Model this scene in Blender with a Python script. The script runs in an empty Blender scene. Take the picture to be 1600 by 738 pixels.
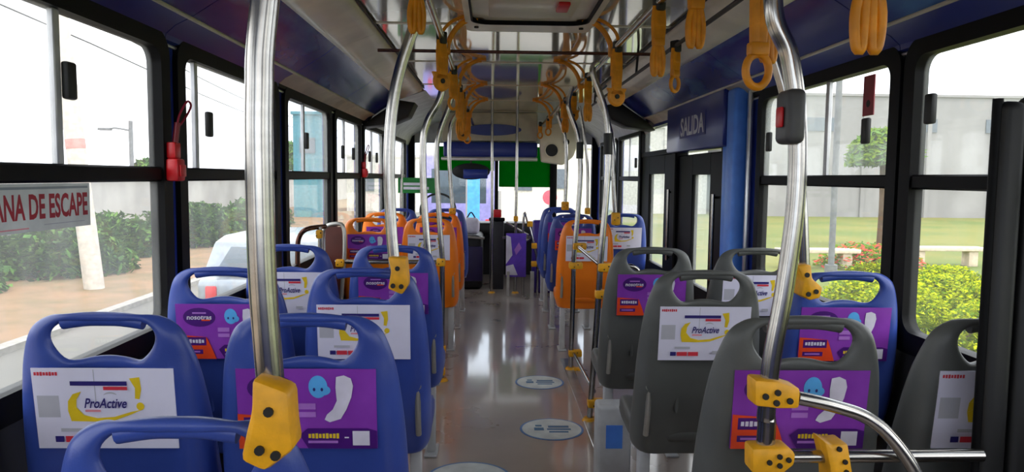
import bpy, bmesh, math, random
from mathutils import Vector, Matrix
R = math.radians
random.seed(7)
SC = bpy.context.scene
COL = SC.collection

# ------------------------------------------------------------------ camera
H = 1.3                                   # eye height above the bus floor
cam_d = bpy.data.cameras.new('camera')
cam = bpy.data.objects.new('camera', cam_d); COL.objects.link(cam)
cam_d.sensor_width = 36; cam_d.lens = 1150 / 1600 * 36; cam_d.clip_start = .02; cam_d.clip_end = 400
CM = Matrix.Rotation(R(-1.6), 4, 'Z') @ Matrix.Rotation(R(90 - 4.57), 4, 'X') @ Matrix.Rotation(R(.6), 4, 'Z')
cam.matrix_world = Matrix.Translation((0, 0, H)) @ CM
SC.camera = cam

# ------------------------------------------------------------------ world, sun, exposure
W = bpy.data.worlds.new('world'); SC.world = W; W.use_nodes = True
nt = W.node_tree; nt.nodes.clear()
wo = nt.nodes.new('ShaderNodeOutputWorld'); bg = nt.nodes.new('ShaderNodeBackground')
tc = nt.nodes.new('ShaderNodeTexCoord'); nz = nt.nodes.new('ShaderNodeTexNoise'); rp = nt.nodes.new('ShaderNodeValToRGB')
nz.inputs['Scale'].default_value = 2.2; nz.inputs['Detail'].default_value = 5
rp.color_ramp.elements[0].color = (.70, .80, .93, 1); rp.color_ramp.elements[0].position = .35
rp.color_ramp.elements[1].color = (1, 1, 1, 1); rp.color_ramp.elements[1].position = .6
nt.links.new(tc.outputs['Generated'], nz.inputs['Vector']); nt.links.new(nz.outputs['Fac'], rp.inputs['Fac'])
nt.links.new(rp.outputs['Color'], bg.inputs['Color']); nt.links.new(bg.outputs[0], wo.inputs[0])
bg.inputs['Strength'].default_value = 1.6
sun_d = bpy.data.lights.new('sun', 'SUN'); sun_d.energy = .9; sun_d.angle = R(12); sun_d.color = (1, .96, .88)
sun = bpy.data.objects.new('sun', sun_d); COL.objects.link(sun)
sun.rotation_euler = (R(22), R(12), 0)
vs = SC.view_settings
vs.view_transform = 'Standard'; vs.look = 'None'; vs.exposure = 1.08; vs.gamma = 1; vs.use_curve_mapping = False
SC.cycles.max_bounces = 8; SC.cycles.diffuse_bounces = 5; SC.cycles.transparent_max_bounces = 24
SC.cycles.sample_clamp_indirect = 6; SC.cycles.caustics_reflective = False; SC.cycles.caustics_refractive = False

# ------------------------------------------------------------------ helpers
def P(px, py, Y):
    """world point at depth Y seen at that place of the 1600x738 frame"""
    d = CM.to_3x3() @ Vector(((px - 800) / 1150, -(py - 369) / 1150, -1))
    return Vector((0, 0, H)) + d * (Y / d.y)

def lin(c):
    return tuple((v / 12.92 if v <= .04045 else ((v + .055) / 1.055) ** 2.4) for v in [x / 255 for x in c])

MATS = {}
def mat(name, rgb, rough=.5, metal=0, var=.12, vscale=9, bump=0, bscale=60, coat=0, spec=.5, rgb2=None, lo=.4, hi=.65, detail=4, emit=0, rvar=0, stretch=None):
    if name in MATS: return MATS[name]
    m = bpy.data.materials.new(name); m.use_nodes = True; t = m.node_tree
    b = t.nodes['Principled BSDF']
    co = t.nodes.new('ShaderNodeTexCoord'); n = t.nodes.new('ShaderNodeTexNoise'); r = t.nodes.new('ShaderNodeValToRGB')
    n.inputs['Scale'].default_value = vscale; n.inputs['Detail'].default_value = detail
    if stretch:
        mp = t.nodes.new('ShaderNodeMapping'); mp.inputs['Scale'].default_value = stretch
        t.links.new(co.outputs['Object'], mp.inputs['Vector']); t.links.new(mp.outputs[0], n.inputs['Vector'])
    else:
        t.links.new(co.outputs['Object'], n.inputs['Vector'])
    c = lin(rgb); c2 = lin(rgb2) if rgb2 else tuple(min(1, v * (1 + var)) for v in c)
    c1 = c if rgb2 else tuple(v * (1 - var) for v in c)
    r.color_ramp.elements[0].position = lo; r.color_ramp.elements[1].position = hi
    r.color_ramp.elements[0].color = (*c1, 1); r.color_ramp.elements[1].color = (*c2, 1)
    t.links.new(n.outputs['Fac'], r.inputs['Fac']); t.links.new(r.outputs['Color'], b.inputs['Base Color'])
    b.inputs['Roughness'].default_value = rough; b.inputs['Metallic'].default_value = metal
    b.inputs['Coat Weight'].default_value = coat; b.inputs['Coat Roughness'].default_value = .08
    b.inputs['Specular IOR Level'].default_value = spec
    if coat >= 1: b.inputs['Coat IOR'].default_value = 2.1; b.inputs['Coat Roughness'].default_value = .05
    if rvar:
        mr = t.nodes.new('ShaderNodeMapRange'); mr.inputs['To Min'].default_value = rough - rvar; mr.inputs['To Max'].default_value = rough + rvar
        mr.inputs['From Min'].default_value = .35; mr.inputs['From Max'].default_value = .65
        t.links.new(n.outputs['Fac'], mr.inputs['Value']); t.links.new(mr.outputs[0], b.inputs['Roughness'])
    if bump:
        n2 = t.nodes.new('ShaderNodeTexNoise'); n2.inputs['Scale'].default_value = bscale
        bp = t.nodes.new('ShaderNodeBump'); bp.inputs['Strength'].default_value = bump; bp.inputs['Distance'].default_value = .01
        t.links.new(co.outputs['Object'], n2.inputs['Vector']); t.links.new(n2.outputs['Fac'], bp.inputs['Height']); t.links.new(bp.outputs[0], b.inputs['Normal'])
    if emit:
        t.links.new(r.outputs['Color'], b.inputs['Emission Color']); b.inputs['Emission Strength'].default_value = emit
    MATS[name] = m; return m

def glass(name, haze, tint=(1, 1, 1), hz=(235, 238, 236), refl=.08):
    m = bpy.data.materials.new(name); m.use_nodes = True; t = m.node_tree; t.nodes.clear()
    o = t.nodes.new('ShaderNodeOutputMaterial'); tr = t.nodes.new('ShaderNodeBsdfTransparent'); tr.inputs[0].default_value = (*tint, 1)
    tl = t.nodes.new('ShaderNodeBsdfTranslucent'); tl.inputs[0].default_value = (*lin(hz), 1)
    df = t.nodes.new('ShaderNodeBsdfDiffuse'); df.inputs[0].default_value = (*lin(hz), 1)
    a = t.nodes.new('ShaderNodeMixShader'); a.inputs[0].default_value = .25
    t.links.new(tl.outputs[0], a.inputs[1]); t.links.new(df.outputs[0], a.inputs[2])
    co = t.nodes.new('ShaderNodeTexCoord'); n = t.nodes.new('ShaderNodeTexNoise'); n.inputs['Scale'].default_value = 3; n.inputs['Detail'].default_value = 6
    mp = t.nodes.new('ShaderNodeMapping'); mp.inputs['Scale'].default_value = (1, 3, .8)
    mr = t.nodes.new('ShaderNodeMapRange'); mr.inputs['From Min'].default_value = .3; mr.inputs['From Max'].default_value = .7
    mr.inputs['To Min'].default_value = haze * .6; mr.inputs['To Max'].default_value = haze * 1.4
    t.links.new(co.outputs['Object'], mp.inputs[0]); t.links.new(mp.outputs[0], n.inputs['Vector']); t.links.new(n.outputs['Fac'], mr.inputs['Value'])
    b = t.nodes.new('ShaderNodeMixShader'); t.links.new(mr.outputs[0], b.inputs[0]); t.links.new(tr.outputs[0], b.inputs[1]); t.links.new(a.outputs[0], b.inputs[2])
    g = t.nodes.new('ShaderNodeBsdfGlossy'); g.inputs['Roughness'].default_value = .03
    lw = t.nodes.new('ShaderNodeLayerWeight'); lw.inputs['Blend'].default_value = .5
    pw = t.nodes.new('ShaderNodeMath'); pw.operation = 'POWER'; pw.inputs[1].default_value = 5
    f = t.nodes.new('ShaderNodeMath'); f.operation = 'MULTIPLY_ADD'; f.inputs[1].default_value = .35; f.inputs[2].default_value = .02
    t.links.new(lw.outputs['Facing'], pw.inputs[0]); t.links.new(pw.outputs[0], f.inputs[0])
    c = t.nodes.new('ShaderNodeMixShader'); t.links.new(f.outputs[0], c.inputs[0]); t.links.new(b.outputs[0], c.inputs[1]); t.links.new(g.outputs[0], c.inputs[2])
    t.links.new(c.outputs[0], o.inputs[0]); return m

M_BLUE = mat('blue_plastic', (50, 72, 152), .36, var=.1, vscale=5, bump=.05, bscale=250, rgb2=(58, 82, 166))
M_GREY = mat('grey_plastic', (88, 90, 88), .45, var=.1, vscale=5, bump=.05, bscale=250)
M_ORANGE = mat('orange_plastic', (255, 132, 20), .4, var=.08, vscale=5)
M_YELLOW = mat('yellow_casting', (240, 172, 22), .45, var=.1, vscale=30, bump=.06, bscale=150)
M_STRAP = mat('amber_strap', (232, 148, 16), .45, var=.15, vscale=20)
M_STEEL = mat('brushed_steel', (176, 173, 168), .2, 1, var=.06, vscale=4, stretch=(1, 1, 12))
M_SATIN = mat('satin_metal', (190, 188, 182), .35, .8)
M_FRAMEGREY = mat('grey_painted_steel', (206, 208, 210), .45, .2)
M_RUBBER = mat('black_rubber', (13, 13, 15), .5, var=.2, spec=.12)
M_BLACK = mat('black_plastic', (18, 18, 19), .5, var=.2)
M_BOLT = mat('bolt_hole_black', (22, 20, 16), .6)
M_NAVY = mat('navy_laminate', (32, 46, 132), .3, coat=.1, spec=.35, vscale=2, rgb2=(44, 64, 152))
M_CORN = mat('mottled_cornice', (30, 40, 132), .22, coat=.12, spec=.35, vscale=2.3, rgb2=(66, 120, 178), lo=.52, hi=.72, stretch=(1, .7, 3))  # dark blue cornice colour with paler blue noise blotches
M_DOORBLUE = mat('bright_blue_paint', (84, 146, 255), .4)
M_CEIL = mat('ceiling_laminate', (226, 219, 200), .08, metal=.25, spec=1, vscale=1.5, coat=1, rgb2=(234, 228, 212))
M_DUCT = mat('beige_duct_cover', (238, 228, 206), .34, coat=.15, vscale=3)
M_CREAM = mat('cream_trim', (205, 198, 178), .35, vscale=6)
M_WALLLOW = mat('dark_wall_panel', (34, 34, 38), .45, vscale=3)
M_FLOOR = mat('worn_vinyl_floor', (160, 142, 130), .34, vscale=2.2, rgb2=(180, 166, 156), lo=.35, hi=.7, rvar=.08, bump=.03, bscale=14, detail=6, spec=1, coat=.9)
M_ALU = mat('aluminium', (206, 208, 210), .28, .9, vscale=6)
M_STILE = mat('pale_window_stile', (205, 206, 208), .35, .3)
M_RED = mat('red_plastic', (206, 22, 30), .35)
M_PANE = glass('window_glass', .06)
M_PANE_LOW = glass('dusty_lower_glass', .09)
M_PANE_CLR = glass('clean_lower_glass', .025)
M_PANE_HZ = glass('dusty_sliding_glass', .20)
M_WSHIELD = glass('windscreen_glass', .02)
M_DOORGL = glass('door_glass', .14)
M_WHITE = mat('white_card', (230, 228, 248), .4, var=.03)
M_CREASE = mat('grey_print', (190, 190, 200), .4, var=.03)
M_PURPLE = mat('purple_print', (132, 52, 170), .35, vscale=6, rgb2=(150, 70, 190))
M_DPURPLE = mat('dark_purple_print', (76, 24, 120), .35)
M_LILAC = mat('lilac_print', (180, 120, 210), .35)
M_SKYB = mat('sky_blue_print', (92, 176, 240), .35)
M_PADW = mat('pale_pad_print', (224, 220, 236), .35)
M_OPR = mat('orange_red_print', (238, 76, 34), .35)
M_YPR = mat('yellow_print', (240, 206, 40), .35)
M_REDPR = mat('red_print', (220, 60, 76), .35)
M_NAVPR = mat('navy_print', (52, 44, 120), .35)
M_PINK = mat('pink_print', (236, 150, 160), .35)
M_GREEN = mat('green_film', (10, 122, 44), .3)
def film(name, rgb):
    m = bpy.data.materials.new(name); m.use_nodes = True; t = m.node_tree; t.nodes.clear()
    o = t.nodes.new('ShaderNodeOutputMaterial'); a = t.nodes.new('ShaderNodeBsdfTranslucent'); d = t.nodes.new('ShaderNodeBsdfDiffuse'); x = t.nodes.new('ShaderNodeMixShader')
    a.inputs[0].default_value = d.inputs[0].default_value = (*lin(rgb), 1); x.inputs[0].default_value = .3
    t.links.new(a.outputs[0], x.inputs[1]); t.links.new(d.outputs[0], x.inputs[2]); t.links.new(x.outputs[0], o.inputs[0]); return m
M_FILM = film('green_sun_film', (6, 128, 44))
M_TEXTGREY = mat('silver_lettering', (206, 212, 222), .45)

def finish(o, smooth=40):
    me = o.data
    if smooth:
        me.shade_smooth()
        try: me.set_sharp_from_angle(angle=R(smooth))
        except Exception: pass
    return o

class MB:
    def __init__(s): s.v, s.f, s.mi, s.mats = [], [], [], []
    def m(s, mt):
        if mt not in s.mats: s.mats.append(mt)
        return s.mats.index(mt)
    def add(s, vs_, fs, mt):
        k = len(s.v); i = s.m(mt)
        s.v += [tuple(v) for v in vs_]
        for f in fs: s.f.append([k + a for a in f]); s.mi.append(i)
        return s
    def bm(s, b, mt):
        b.verts.ensure_lookup_table(); b.verts.index_update()
        s.add([v.co[:] for v in b.verts], [[v.index for v in f.verts] for f in b.faces], mt); b.free(); return s
    def box(s, x0, x1, y0, y1, z0, z1, mt, r=0, seg=2, M=None):
        b = bmesh.new(); bmesh.ops.create_cube(b, size=1)
        for v in b.verts:
            v.co = Vector(((x0 + x1) / 2 + v.co.x * (x1 - x0), (y0 + y1) / 2 + v.co.y * (y1 - y0), (z0 + z1) / 2 + v.co.z * (z1 - z0)))
        if r: bmesh.ops.bevel(b, geom=b.edges[:], offset=r, segments=seg, profile=.5, affect='EDGES')
        if M: bmesh.ops.transform(b, matrix=M, verts=b.verts)
        return s.bm(b, mt)
    def tube(s, pts, r, mt, n=12, close=False, caps=True, sub=6, flat=1):
        pts = [Vector(p) for p in pts]
        if sub and len(pts) > 2:
            q = []; L = len(pts); rng = L if close else L - 1
            for i in range(rng):
                g = (lambda k: pts[k % L]) if close else (lambda k: pts[max(0, min(L - 1, k))])
                a, b_, c, d = g(i - 1), g(i), g(i + 1), g(i + 2)
                for j in range(sub):
                    t = j / sub
                    q.append(.5 * (2 * b_ + (c - a) * t + (2 * a - 5 * b_ + 4 * c - d) * t * t + (3 * b_ - a - 3 * c + d) * t ** 3))
            if not close: q.append(pts[-1])
            pts = q
        L = len(pts); vs_ = []; up = None
        for i, p in enumerate(pts):
            t = (pts[(i + 1) % L] - pts[i - 1]) if close else (pts[min(L - 1, i + 1)] - pts[max(0, i - 1)])
            t.normalize()
            if up is None: up = Vector((0, 0, 1)) if abs(t.z) < .8 else Vector((0, 1, 0))
            a = t.cross(up)
            if a.length < 1e-4: a = t.orthogonal()
            a.normalize(); b_ = a.cross(t).normalized(); up = b_
            for k in range(n):
                w = 2 * math.pi * k / n
                vs_.append(p + a * (r * math.cos(w)) + b_ * (r * flat * math.sin(w)))
        fs = []
        for i in range(L if close else L - 1):
            for k in range(n):
                j = (i + 1) % L
                fs.append([i * n + k, i * n + (k + 1) % n, j * n + (k + 1) % n, j * n + k])
        if caps and not close: fs += [list(range(n))[::-1], [(L - 1) * n + k for k in range(n)]]
        return s.add(vs_, fs, mt)
    def cyl(s, p, q, r, mt, n=16, r2=None):
        p, q = Vector(p), Vector(q); t = (q - p).normalized(); a = t.orthogonal().normalized(); b_ = t.cross(a); r2 = r if r2 is None else r2
        vs_ = [p + (a * math.cos(6.2832 * k / n) + b_ * math.sin(6.2832 * k / n)) * r for k in range(n)] + [q + (a * math.cos(6.2832 * k / n) + b_ * math.sin(6.2832 * k / n)) * r2 for k in range(n)]
        return s.add(vs_, [[k, (k + 1) % n, n + (k + 1) % n, n + k] for k in range(n)] + [list(range(n))[::-1], list(range(n, 2 * n))], mt)
    def prism(s, poly, d, mt, r=0):
        """polygon of 3-D points pushed along vector d"""
        d = Vector(d); n = len(poly); b = bmesh.new()
        vs_ = [b.verts.new(p) for p in poly] + [b.verts.new(Vector(p) + d) for p in poly]
        for k in range(n): b.faces.new([vs_[k], vs_[(k + 1) % n], vs_[n + (k + 1) % n], vs_[n + k]])
        b.faces.new(vs_[:n][::-1]); b.faces.new(vs_[n:])
        bmesh.ops.recalc_face_normals(b, faces=b.faces[:])
        if r: bmesh.ops.bevel(b, geom=b.edges[:], offset=r, segments=2, profile=.5, affect='EDGES')
        return s.bm(b, mt)
    def build(s, name, parent=None, smooth=40, **kw):
        me = bpy.data.meshes.new(name); me.from_pydata(s.v, [], s.f)
        for m_ in s.mats: me.materials.append(m_)
        me.polygons.foreach_set('material_index', s.mi); me.update()
        o = bpy.data.objects.new(name, me); COL.objects.link(o)
        if parent: o.parent = parent
        finish(o, smooth); props(o, **kw); return o

def props(o, label=None, cat=None, group=None, kind=None):
    if label: o['label'] = label
    if cat: o['category'] = cat
    if group: o['group'] = group
    if kind: o['kind'] = kind
    return o
def thing(name, label, cat, loc=(0, 0, 0), rz=0, group=None):
    o = bpy.data.objects.new(name, None); COL.objects.link(o); o.location = loc; o.rotation_euler = (0, 0, rz); o.empty_display_size = .05
    return props(o, label, cat, group)
def struct(name, label=None):
    o = bpy.data.objects.new(name, None); COL.objects.link(o); o['kind'] = 'structure'
    if label: o['label'] = label
    return o
def piece(src, parent, loc=(0, 0, 0), rot=None, name=None):
    c = src.copy(); COL.objects.link(c); c.parent = parent; c.location = loc
    if rot: c.rotation_euler = rot
    if name: c.name = name
    return c
def kids(o): return [x for x in COL.objects if x.parent == o]
def copy_tree(o, loc=None, rz=None, label=None, group=None):
    c = o.copy(); COL.objects.link(c)
    if loc is not None: c.location = loc
    if rz is not None: c.rotation_euler = (0, 0, rz)
    if label: c['label'] = label
    if group: c['group'] = group
    for a in kids(o):
        b = a.copy(); COL.objects.link(b); b.parent = c
        for g in kids(a): e = g.copy(); COL.objects.link(e); e.parent = b
    return c
def drop_into(o, parent, keep=True):
    o.parent = parent; return o

_TX = {}
def text_geo(s_, bold=.0):
    if (s_, bold) in _TX: return _TX[(s_, bold)]
    c = bpy.data.curves.new('t', 'FONT'); c.body = s_; c.size = 1; c.offset = bold; c.resolution_u = 3; c.align_x = 'CENTER'; c.align_y = 'CENTER'
    o = bpy.data.objects.new('t', c); COL.objects.link(o); dg = bpy.context.evaluated_depsgraph_get(); dg.update()
    me = bpy.data.meshes.new_from_object(o.evaluated_get(dg)); r = ([tuple(v.co) for v in me.vertices], [list(p.vertices) for p in me.polygons])
    xs = [v[0] for v in r[0]]; ys = [v[1] for v in r[0]]
    cx, cy, w, h = (min(xs) + max(xs)) / 2, (min(ys) + max(ys)) / 2, max(xs) - min(xs), max(ys) - min(ys)
    r = ([((v[0] - cx) / w, (v[1] - cy) / h) for v in r[0]], r[1])
    bpy.data.objects.remove(o); bpy.data.curves.remove(c); bpy.data.meshes.remove(me); _TX[(s_, bold)] = r; return r

class Print(MB):
    """flat print on a card: x across, z up, faces -y, each layer a hair prouder"""
    def __init__(s, w, h, mt, th=.0025):
        super().__init__(); s.k = 0; s.box(-w / 2, w / 2, 0, th, -h / 2, h / 2, mt)
    def layer(s): s.k += 1; return -.0002 * s.k
    def poly(s, pts, mt):
        y = s.layer(); return s.add([(x, y, z) for x, z in pts], [list(range(len(pts)))], mt)
    def rect(s, x0, x1, z0, z1, mt): return s.poly([(x0, z0), (x1, z0), (x1, z1), (x0, z1)], mt)
    def ell(s, cx, cz, a, b, mt, n=24): return s.poly([(cx + a * math.cos(6.2832 * k / n), cz + b * math.sin(6.2832 * k / n)) for k in range(n)], mt)
    def arc(s, cx, cz, a, b, w, a0, a1, mt, n=20):
        y = s.layer(); vs_ = []
        for k in range(n + 1):
            t = R(a0 + (a1 - a0) * k / n); ww = w * math.sin(math.pi * (k + .6) / (n + 1.2)) ** .6
            vs_ += [((cx + a * math.cos(t)), y, cz + b * math.sin(t)), (cx + (a - ww) * math.cos(t), y, cz + (b - ww) * math.sin(t))]
        return s.add(vs_, [[2 * k, 2 * k + 2, 2 * k + 3, 2 * k + 1] for k in range(n)], mt)
    def text(s, t, cx, cz, w, h, mt, bold=.02, slant=0):
        v, f = text_geo(t, bold); y = s.layer()
        return s.add([(cx + a * w + b * h * slant, y, cz + b * h) for a, b in v], f, mt)

def glyph_row(p, x0, x1, zc, h, mt, n):
    # print too small to read: a row of short uneven strokes
    y = p.layer(); w = (x1 - x0) / n
    for k in range(n):
        a = x0 + k * w; t = h * (.8 + .2 * ((k * 7) % 3) / 2) / 2
        p.add([(a + w * .12, y, zc - t), (a + w * .86, y, zc - t), (a + w * .86, y, zc + t), (a + w * .12, y, zc + t)], [[0, 1, 2, 3]], mt)

def bake(o, name=None):
    dg = bpy.context.evaluated_depsgraph_get(); dg.update()
    me = bpy.data.meshes.new_from_object(o.evaluated_get(dg)); o.modifiers.clear(); old = o.data; o.data = me; bpy.data.meshes.remove(old)
    me.name = name or o.name; return o

# ------------------------------------------------------------------ bus shell
XL, XR, XC = -1.10, 1.40, .15
Y0, Y1 = -1.3, 9.8
SILL, HEAD = H - .50, H + .41

fl = struct('floor')
f = MB(); f.box(XL, XR, Y0, Y1, -.06, 0, M_FLOOR); f.build('floor_covering', fl, 0)
# wheel arches / low plinths under the window seats
for (x0, x1, n) in ((XL, XL + .14, 'left'), (XR - .14, XR, 'right')):
    b = MB(); b.box(x0, x1, Y0, 3.85 if n == 'right' else 7.6, 0, .16, M_WALLLOW, .02); b.build('plinth', fl)

# ceiling, built of separate panels
ce = struct('ceiling')
ZC = H + .75
py_ = [Y0, .1, 1.3, 2.5, 3.7, 4.9, 6.1, 7.3, 8.5, Y1]
for i in range(len(py_) - 1):
    a, b_ = py_[i] + .004, py_[i + 1] - .004
    holes = (i == 3)
    b = MB()
    if holes:                                     # the roof hatch sits in this panel
        b.box(-.60, -.10, a, b_, ZC, ZC + .015, M_CEIL, .003, 1); b.box(.44, .90, a, b_, ZC, ZC + .015, M_CEIL, .003, 1)
        b.box(-.10, .44, a, 2.80, ZC, ZC + .015, M_CEIL); b.box(-.10, .44, 3.66, b_, ZC, ZC + .015, M_CEIL)
    else: b.box(-.60, .90, a, b_, ZC, ZC + .015, M_CEIL, .003, 1)
    b.build('ceiling_panel', ce)
b = MB()
for yy in py_[1:-1]:
    b.box(-.60, .90, yy - .014, yy + .014, ZC - .004, ZC - .0005, M_DUCT, .001, 1)
b.build('joint_strip', ce)
b = MB(); b.box(XL - .06, XR + .06, Y0 - .1, Y1 + .1, ZC + .12, ZC + .17, M_CREAM); b.build('roof_skin', ce)

# roof hatch
ht = thing('roof_hatch', 'beige framed roof hatch with rounded inner lid in the ceiling above the aisle', 'hatch', (0, 0, 0))
def rring(b, x0, x1, y0, y1, ro, xi0, xi1, yi0, yi1, ri, z0, z1, mt, n=6, axis='z'):
    def loop(a0, a1, c0, c1, r):
        pts = []
        for (cx, cy, s0) in ((a1 - r, c1 - r, 0), (a0 + r, c1 - r, 90), (a0 + r, c0 + r, 180), (a1 - r, c0 + r, 270)):
            for k in range(n + 1):
                t = R(s0 + 90 * k / n); pts.append((cx + r * math.cos(t), cy + r * math.sin(t)))
        return pts
    o_, i_ = loop(x0, x1, y0, y1, ro), loop(xi0, xi1, yi0, yi1, ri); N = len(o_)
    conv = (lambda u, v, w: (u, v, w)) if axis == 'z' else (lambda u, v, w: (w, u, v)) if axis == 'x' else (lambda u, v, w: (u, w, v))
    vs_ = [conv(*p, z0) for p in o_] + [conv(*p, z0) for p in i_] + [conv(*p, z1) for p in o_] + [conv(*p, z1) for p in i_]
    fs = []
    for k in range(N):
        j = (k + 1) % N
        fs += [[k, j, N + j, N + k], [2 * N + k, 3 * N + k, 3 * N + j, 2 * N + j], [k, 2 * N + k, 2 * N + j, j], [N + k, N + j, 3 * N + j, 3 * N + k]]
    b_ = bmesh.new(); vv = [b_.verts.new(v) for v in vs_]
    for q in fs: b_.faces.new([vv[w] for w in q])
    bmesh.ops.recalc_face_normals(b_, faces=b_.faces[:])
    b.bm(b_, mt)
b = MB(); rring(b, -.13, .47, 2.77, 3.70, .05, -.10, .44, 2.82, 3.53, .09, ZC - .035, ZC + .02, M_DUCT); b.build('hatch_frame', ht)
b = MB(); rring(b, -.103, .443, 2.817, 3.533, .09, -.095, .435, 2.825, 3.525, .085, ZC - .036, ZC - .0, M_RUBBER); b.build('seal', ht)
b = MB(); b.box(-.10, .44, 2.82, 3.54, ZC - .016, ZC - .004, M_DUCT); b.box(-.02, .36, 2.9, 3.43, ZC - .024, ZC - .012, M_DUCT, .006); b.build('lid', ht)
b = MB(); b.box(.27, .32, 3.10, 3.24, ZC - .04, ZC - .024, M_RED, .005); b.build('release_handle', ht)
b = MB()
for x in (-.08, .42): b.cyl((x, 3.58, ZC - .035), (x, 3.58, ZC - .042), .011, M_BLACK)
b.build('screw_cap', ht)

# cornices: profile swept along the bus, panel by panel
def sweep(b, prof, y0, y1, mt, th=.02):
    n = len(prof); vs_ = [(x, y0, z) for x, z in prof] + [(x, y1, z) for x, z in prof]
    up = [(x, y0, z + th) for x, z in prof] + [(x, y1, z + th) for x, z in prof]
    fs = [[k, k + 1, n + k + 1, n + k] for k in range(n - 1)]
    b.add(vs_, fs, mt); b.add(up, [q[::-1] for q in fs], mt)
    for e in (0, n):
        b.add([vs_[e + k] for k in range(n)] + [up[e + k] for k in range(n)], [[k, k + 1, n + k + 1, n + k] for k in range(n - 1)], mt)
for side, name in ((-1, 'trim_1'), (1, 'trim_2')):
    t = struct(name)
    X = lambda d: XC + side * d
    lowp = [(X(1.232), H + .462), (X(1.20), H + .49), (X(1.15), H + .515)]
    rub = [(X(1.25), H + .44), (X(1.235), H + .445), (X(1.232), H + .462)]
    blue = [(X(1.15), H + .515), (X(1.08), H + .56), (X(1.0), H + .61), (X(.945), H + .655)]
    ductp = [(X(.965), H + .662), (X(.94), H + .650), (X(.90), H + .655), (X(.85), H + .675), (X(.79), H + .70), (X(.75), H + .715), (X(.735), H + .752)]
    ys = [Y0, 0.1, 1.3, 2.51, 3.81, 5.05, 6.3]
    for i in range(len(ys) - 1):
        b = MB(); sweep(b, blue, ys[i] + .003, ys[i + 1] - .003, M_CORN); b.build('cornice_panel', t, 60)
        b = MB(); sweep(b, lowp, ys[i] + .003, ys[i + 1] - .003, M_NAVY if i < 4 else M_CREAM); b.build('lower_panel', t, 60)
        b = MB(); sweep(b, rub, ys[i] + .002, ys[i + 1] - .002, M_RUBBER if i > 3 else M_NAVY); b.build('lower_edge', t, 60)
        b = MB(); sweep(b, ductp, ys[i] + .002, ys[i + 1] - .002, M_DUCT); b.build('duct_cover', t, 60)
    b = MB(); b.tube([(X(1.15), Y0, H + .513), (X(1.15), 6.3, H + .513)], .007, M_CREAM, 8); b.tube([(X(1.245), Y0, H + .43), (X(1.245), 6.3, H + .43)], .006, M_ALU, 8)
    b.tube([(X(.73), Y0, H + .742), (X(.73), 6.3, H + .742)], .006, M_BLACK, 8); b.build('edge_bead', t)
    b = MB(); b.prism([(X(1.25), 6.3, H + .41), (X(1.15), 6.3, H + .50), (X(.94), 6.3, H + .64), (X(.80), 6.3, H + .62), (X(.86), 6.3, H + .5), (X(1.0), 6.3, H + .44)], (0, .25, 0), M_BLACK, .01); b.build('end_cap', t)
    b = MB(); sweep(b, [(X(1.25), H + .405), (X(1.2), H + .52), (X(1.0), H + .66), (X(.73), H + .752)], 6.55, Y1, M_FRAMEGREY); b.build('front_cornice', t, 60)

# side walls with window openings
LW = [(-1.05, -.02), (.10, 1.12), (1.36, 2.47), (2.66, 3.75), (3.97, 4.99), (5.20, 6.13), (6.34, 7.47), (7.70, 9.3)]
RW = [(-1.05, -.02), (.10, 1.09), (1.34, 2.41), (2.56, 3.78)]
RW2 = [(6.95, 8.05), (8.25, 9.4)]
def wall(name, x0, x1, wins, ya, yb, door=None):
    w = struct(name)
    b = MB(); cuts = sorted(wins); y = ya
    segs = []
    for a, c in cuts: segs.append((y, a - .06)); y = c + .06
    segs.append((y, yb))
    for s0, s1 in segs:
        if door and s0 < door[0] < s1:
            b.box(x0, x1, s0, door[0], SILL - .05, HEAD + .06, M_NAVY); b.box(x0, x1, door[1], s1, SILL - .05, HEAD + .06, M_NAVY)
        else: b.box(x0, x1, s0, s1, SILL - .05, HEAD + .06, M_NAVY)
    if door:
        b.box(x0, x1, ya, door[0], HEAD + .055, ZC + .12, M_NAVY); b.box(x0, x1, door[1], yb, HEAD + .055, ZC + .12, M_NAVY)
    else: b.box(x0, x1, ya, yb, HEAD + .055, ZC + .12, M_NAVY)
    b.build('upper_wall', w, 0)
    b = MB()
    for s0, s1 in ([(ya, door[0]), (door[1], yb)] if door else [(ya, yb)]): b.box(x0, x1, s0, s1, 0, SILL - .05, M_WALLLOW)
    b.build('lower_panel', w, 0)
    b = MB()
    for s0, s1 in ([(ya, door[0]), (door[1], yb)] if door else [(ya, yb)]):
        xs = (x1, x1 + .012) if x0 < 0 else (x0 - .012, x0)
        b.box(xs[0], xs[1], s0, s1, SILL - .075, SILL - .045, M_RUBBER, .004, 1)
    b.build('sill_strip', w)
    return w
DOOR = (4.33, 6.82)
wall('wall_left', XL - .05, XL, LW, Y0, Y1)
wall('wall_right', XR, XR + .05, RW + RW2, Y0, Y1, DOOR)

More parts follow.
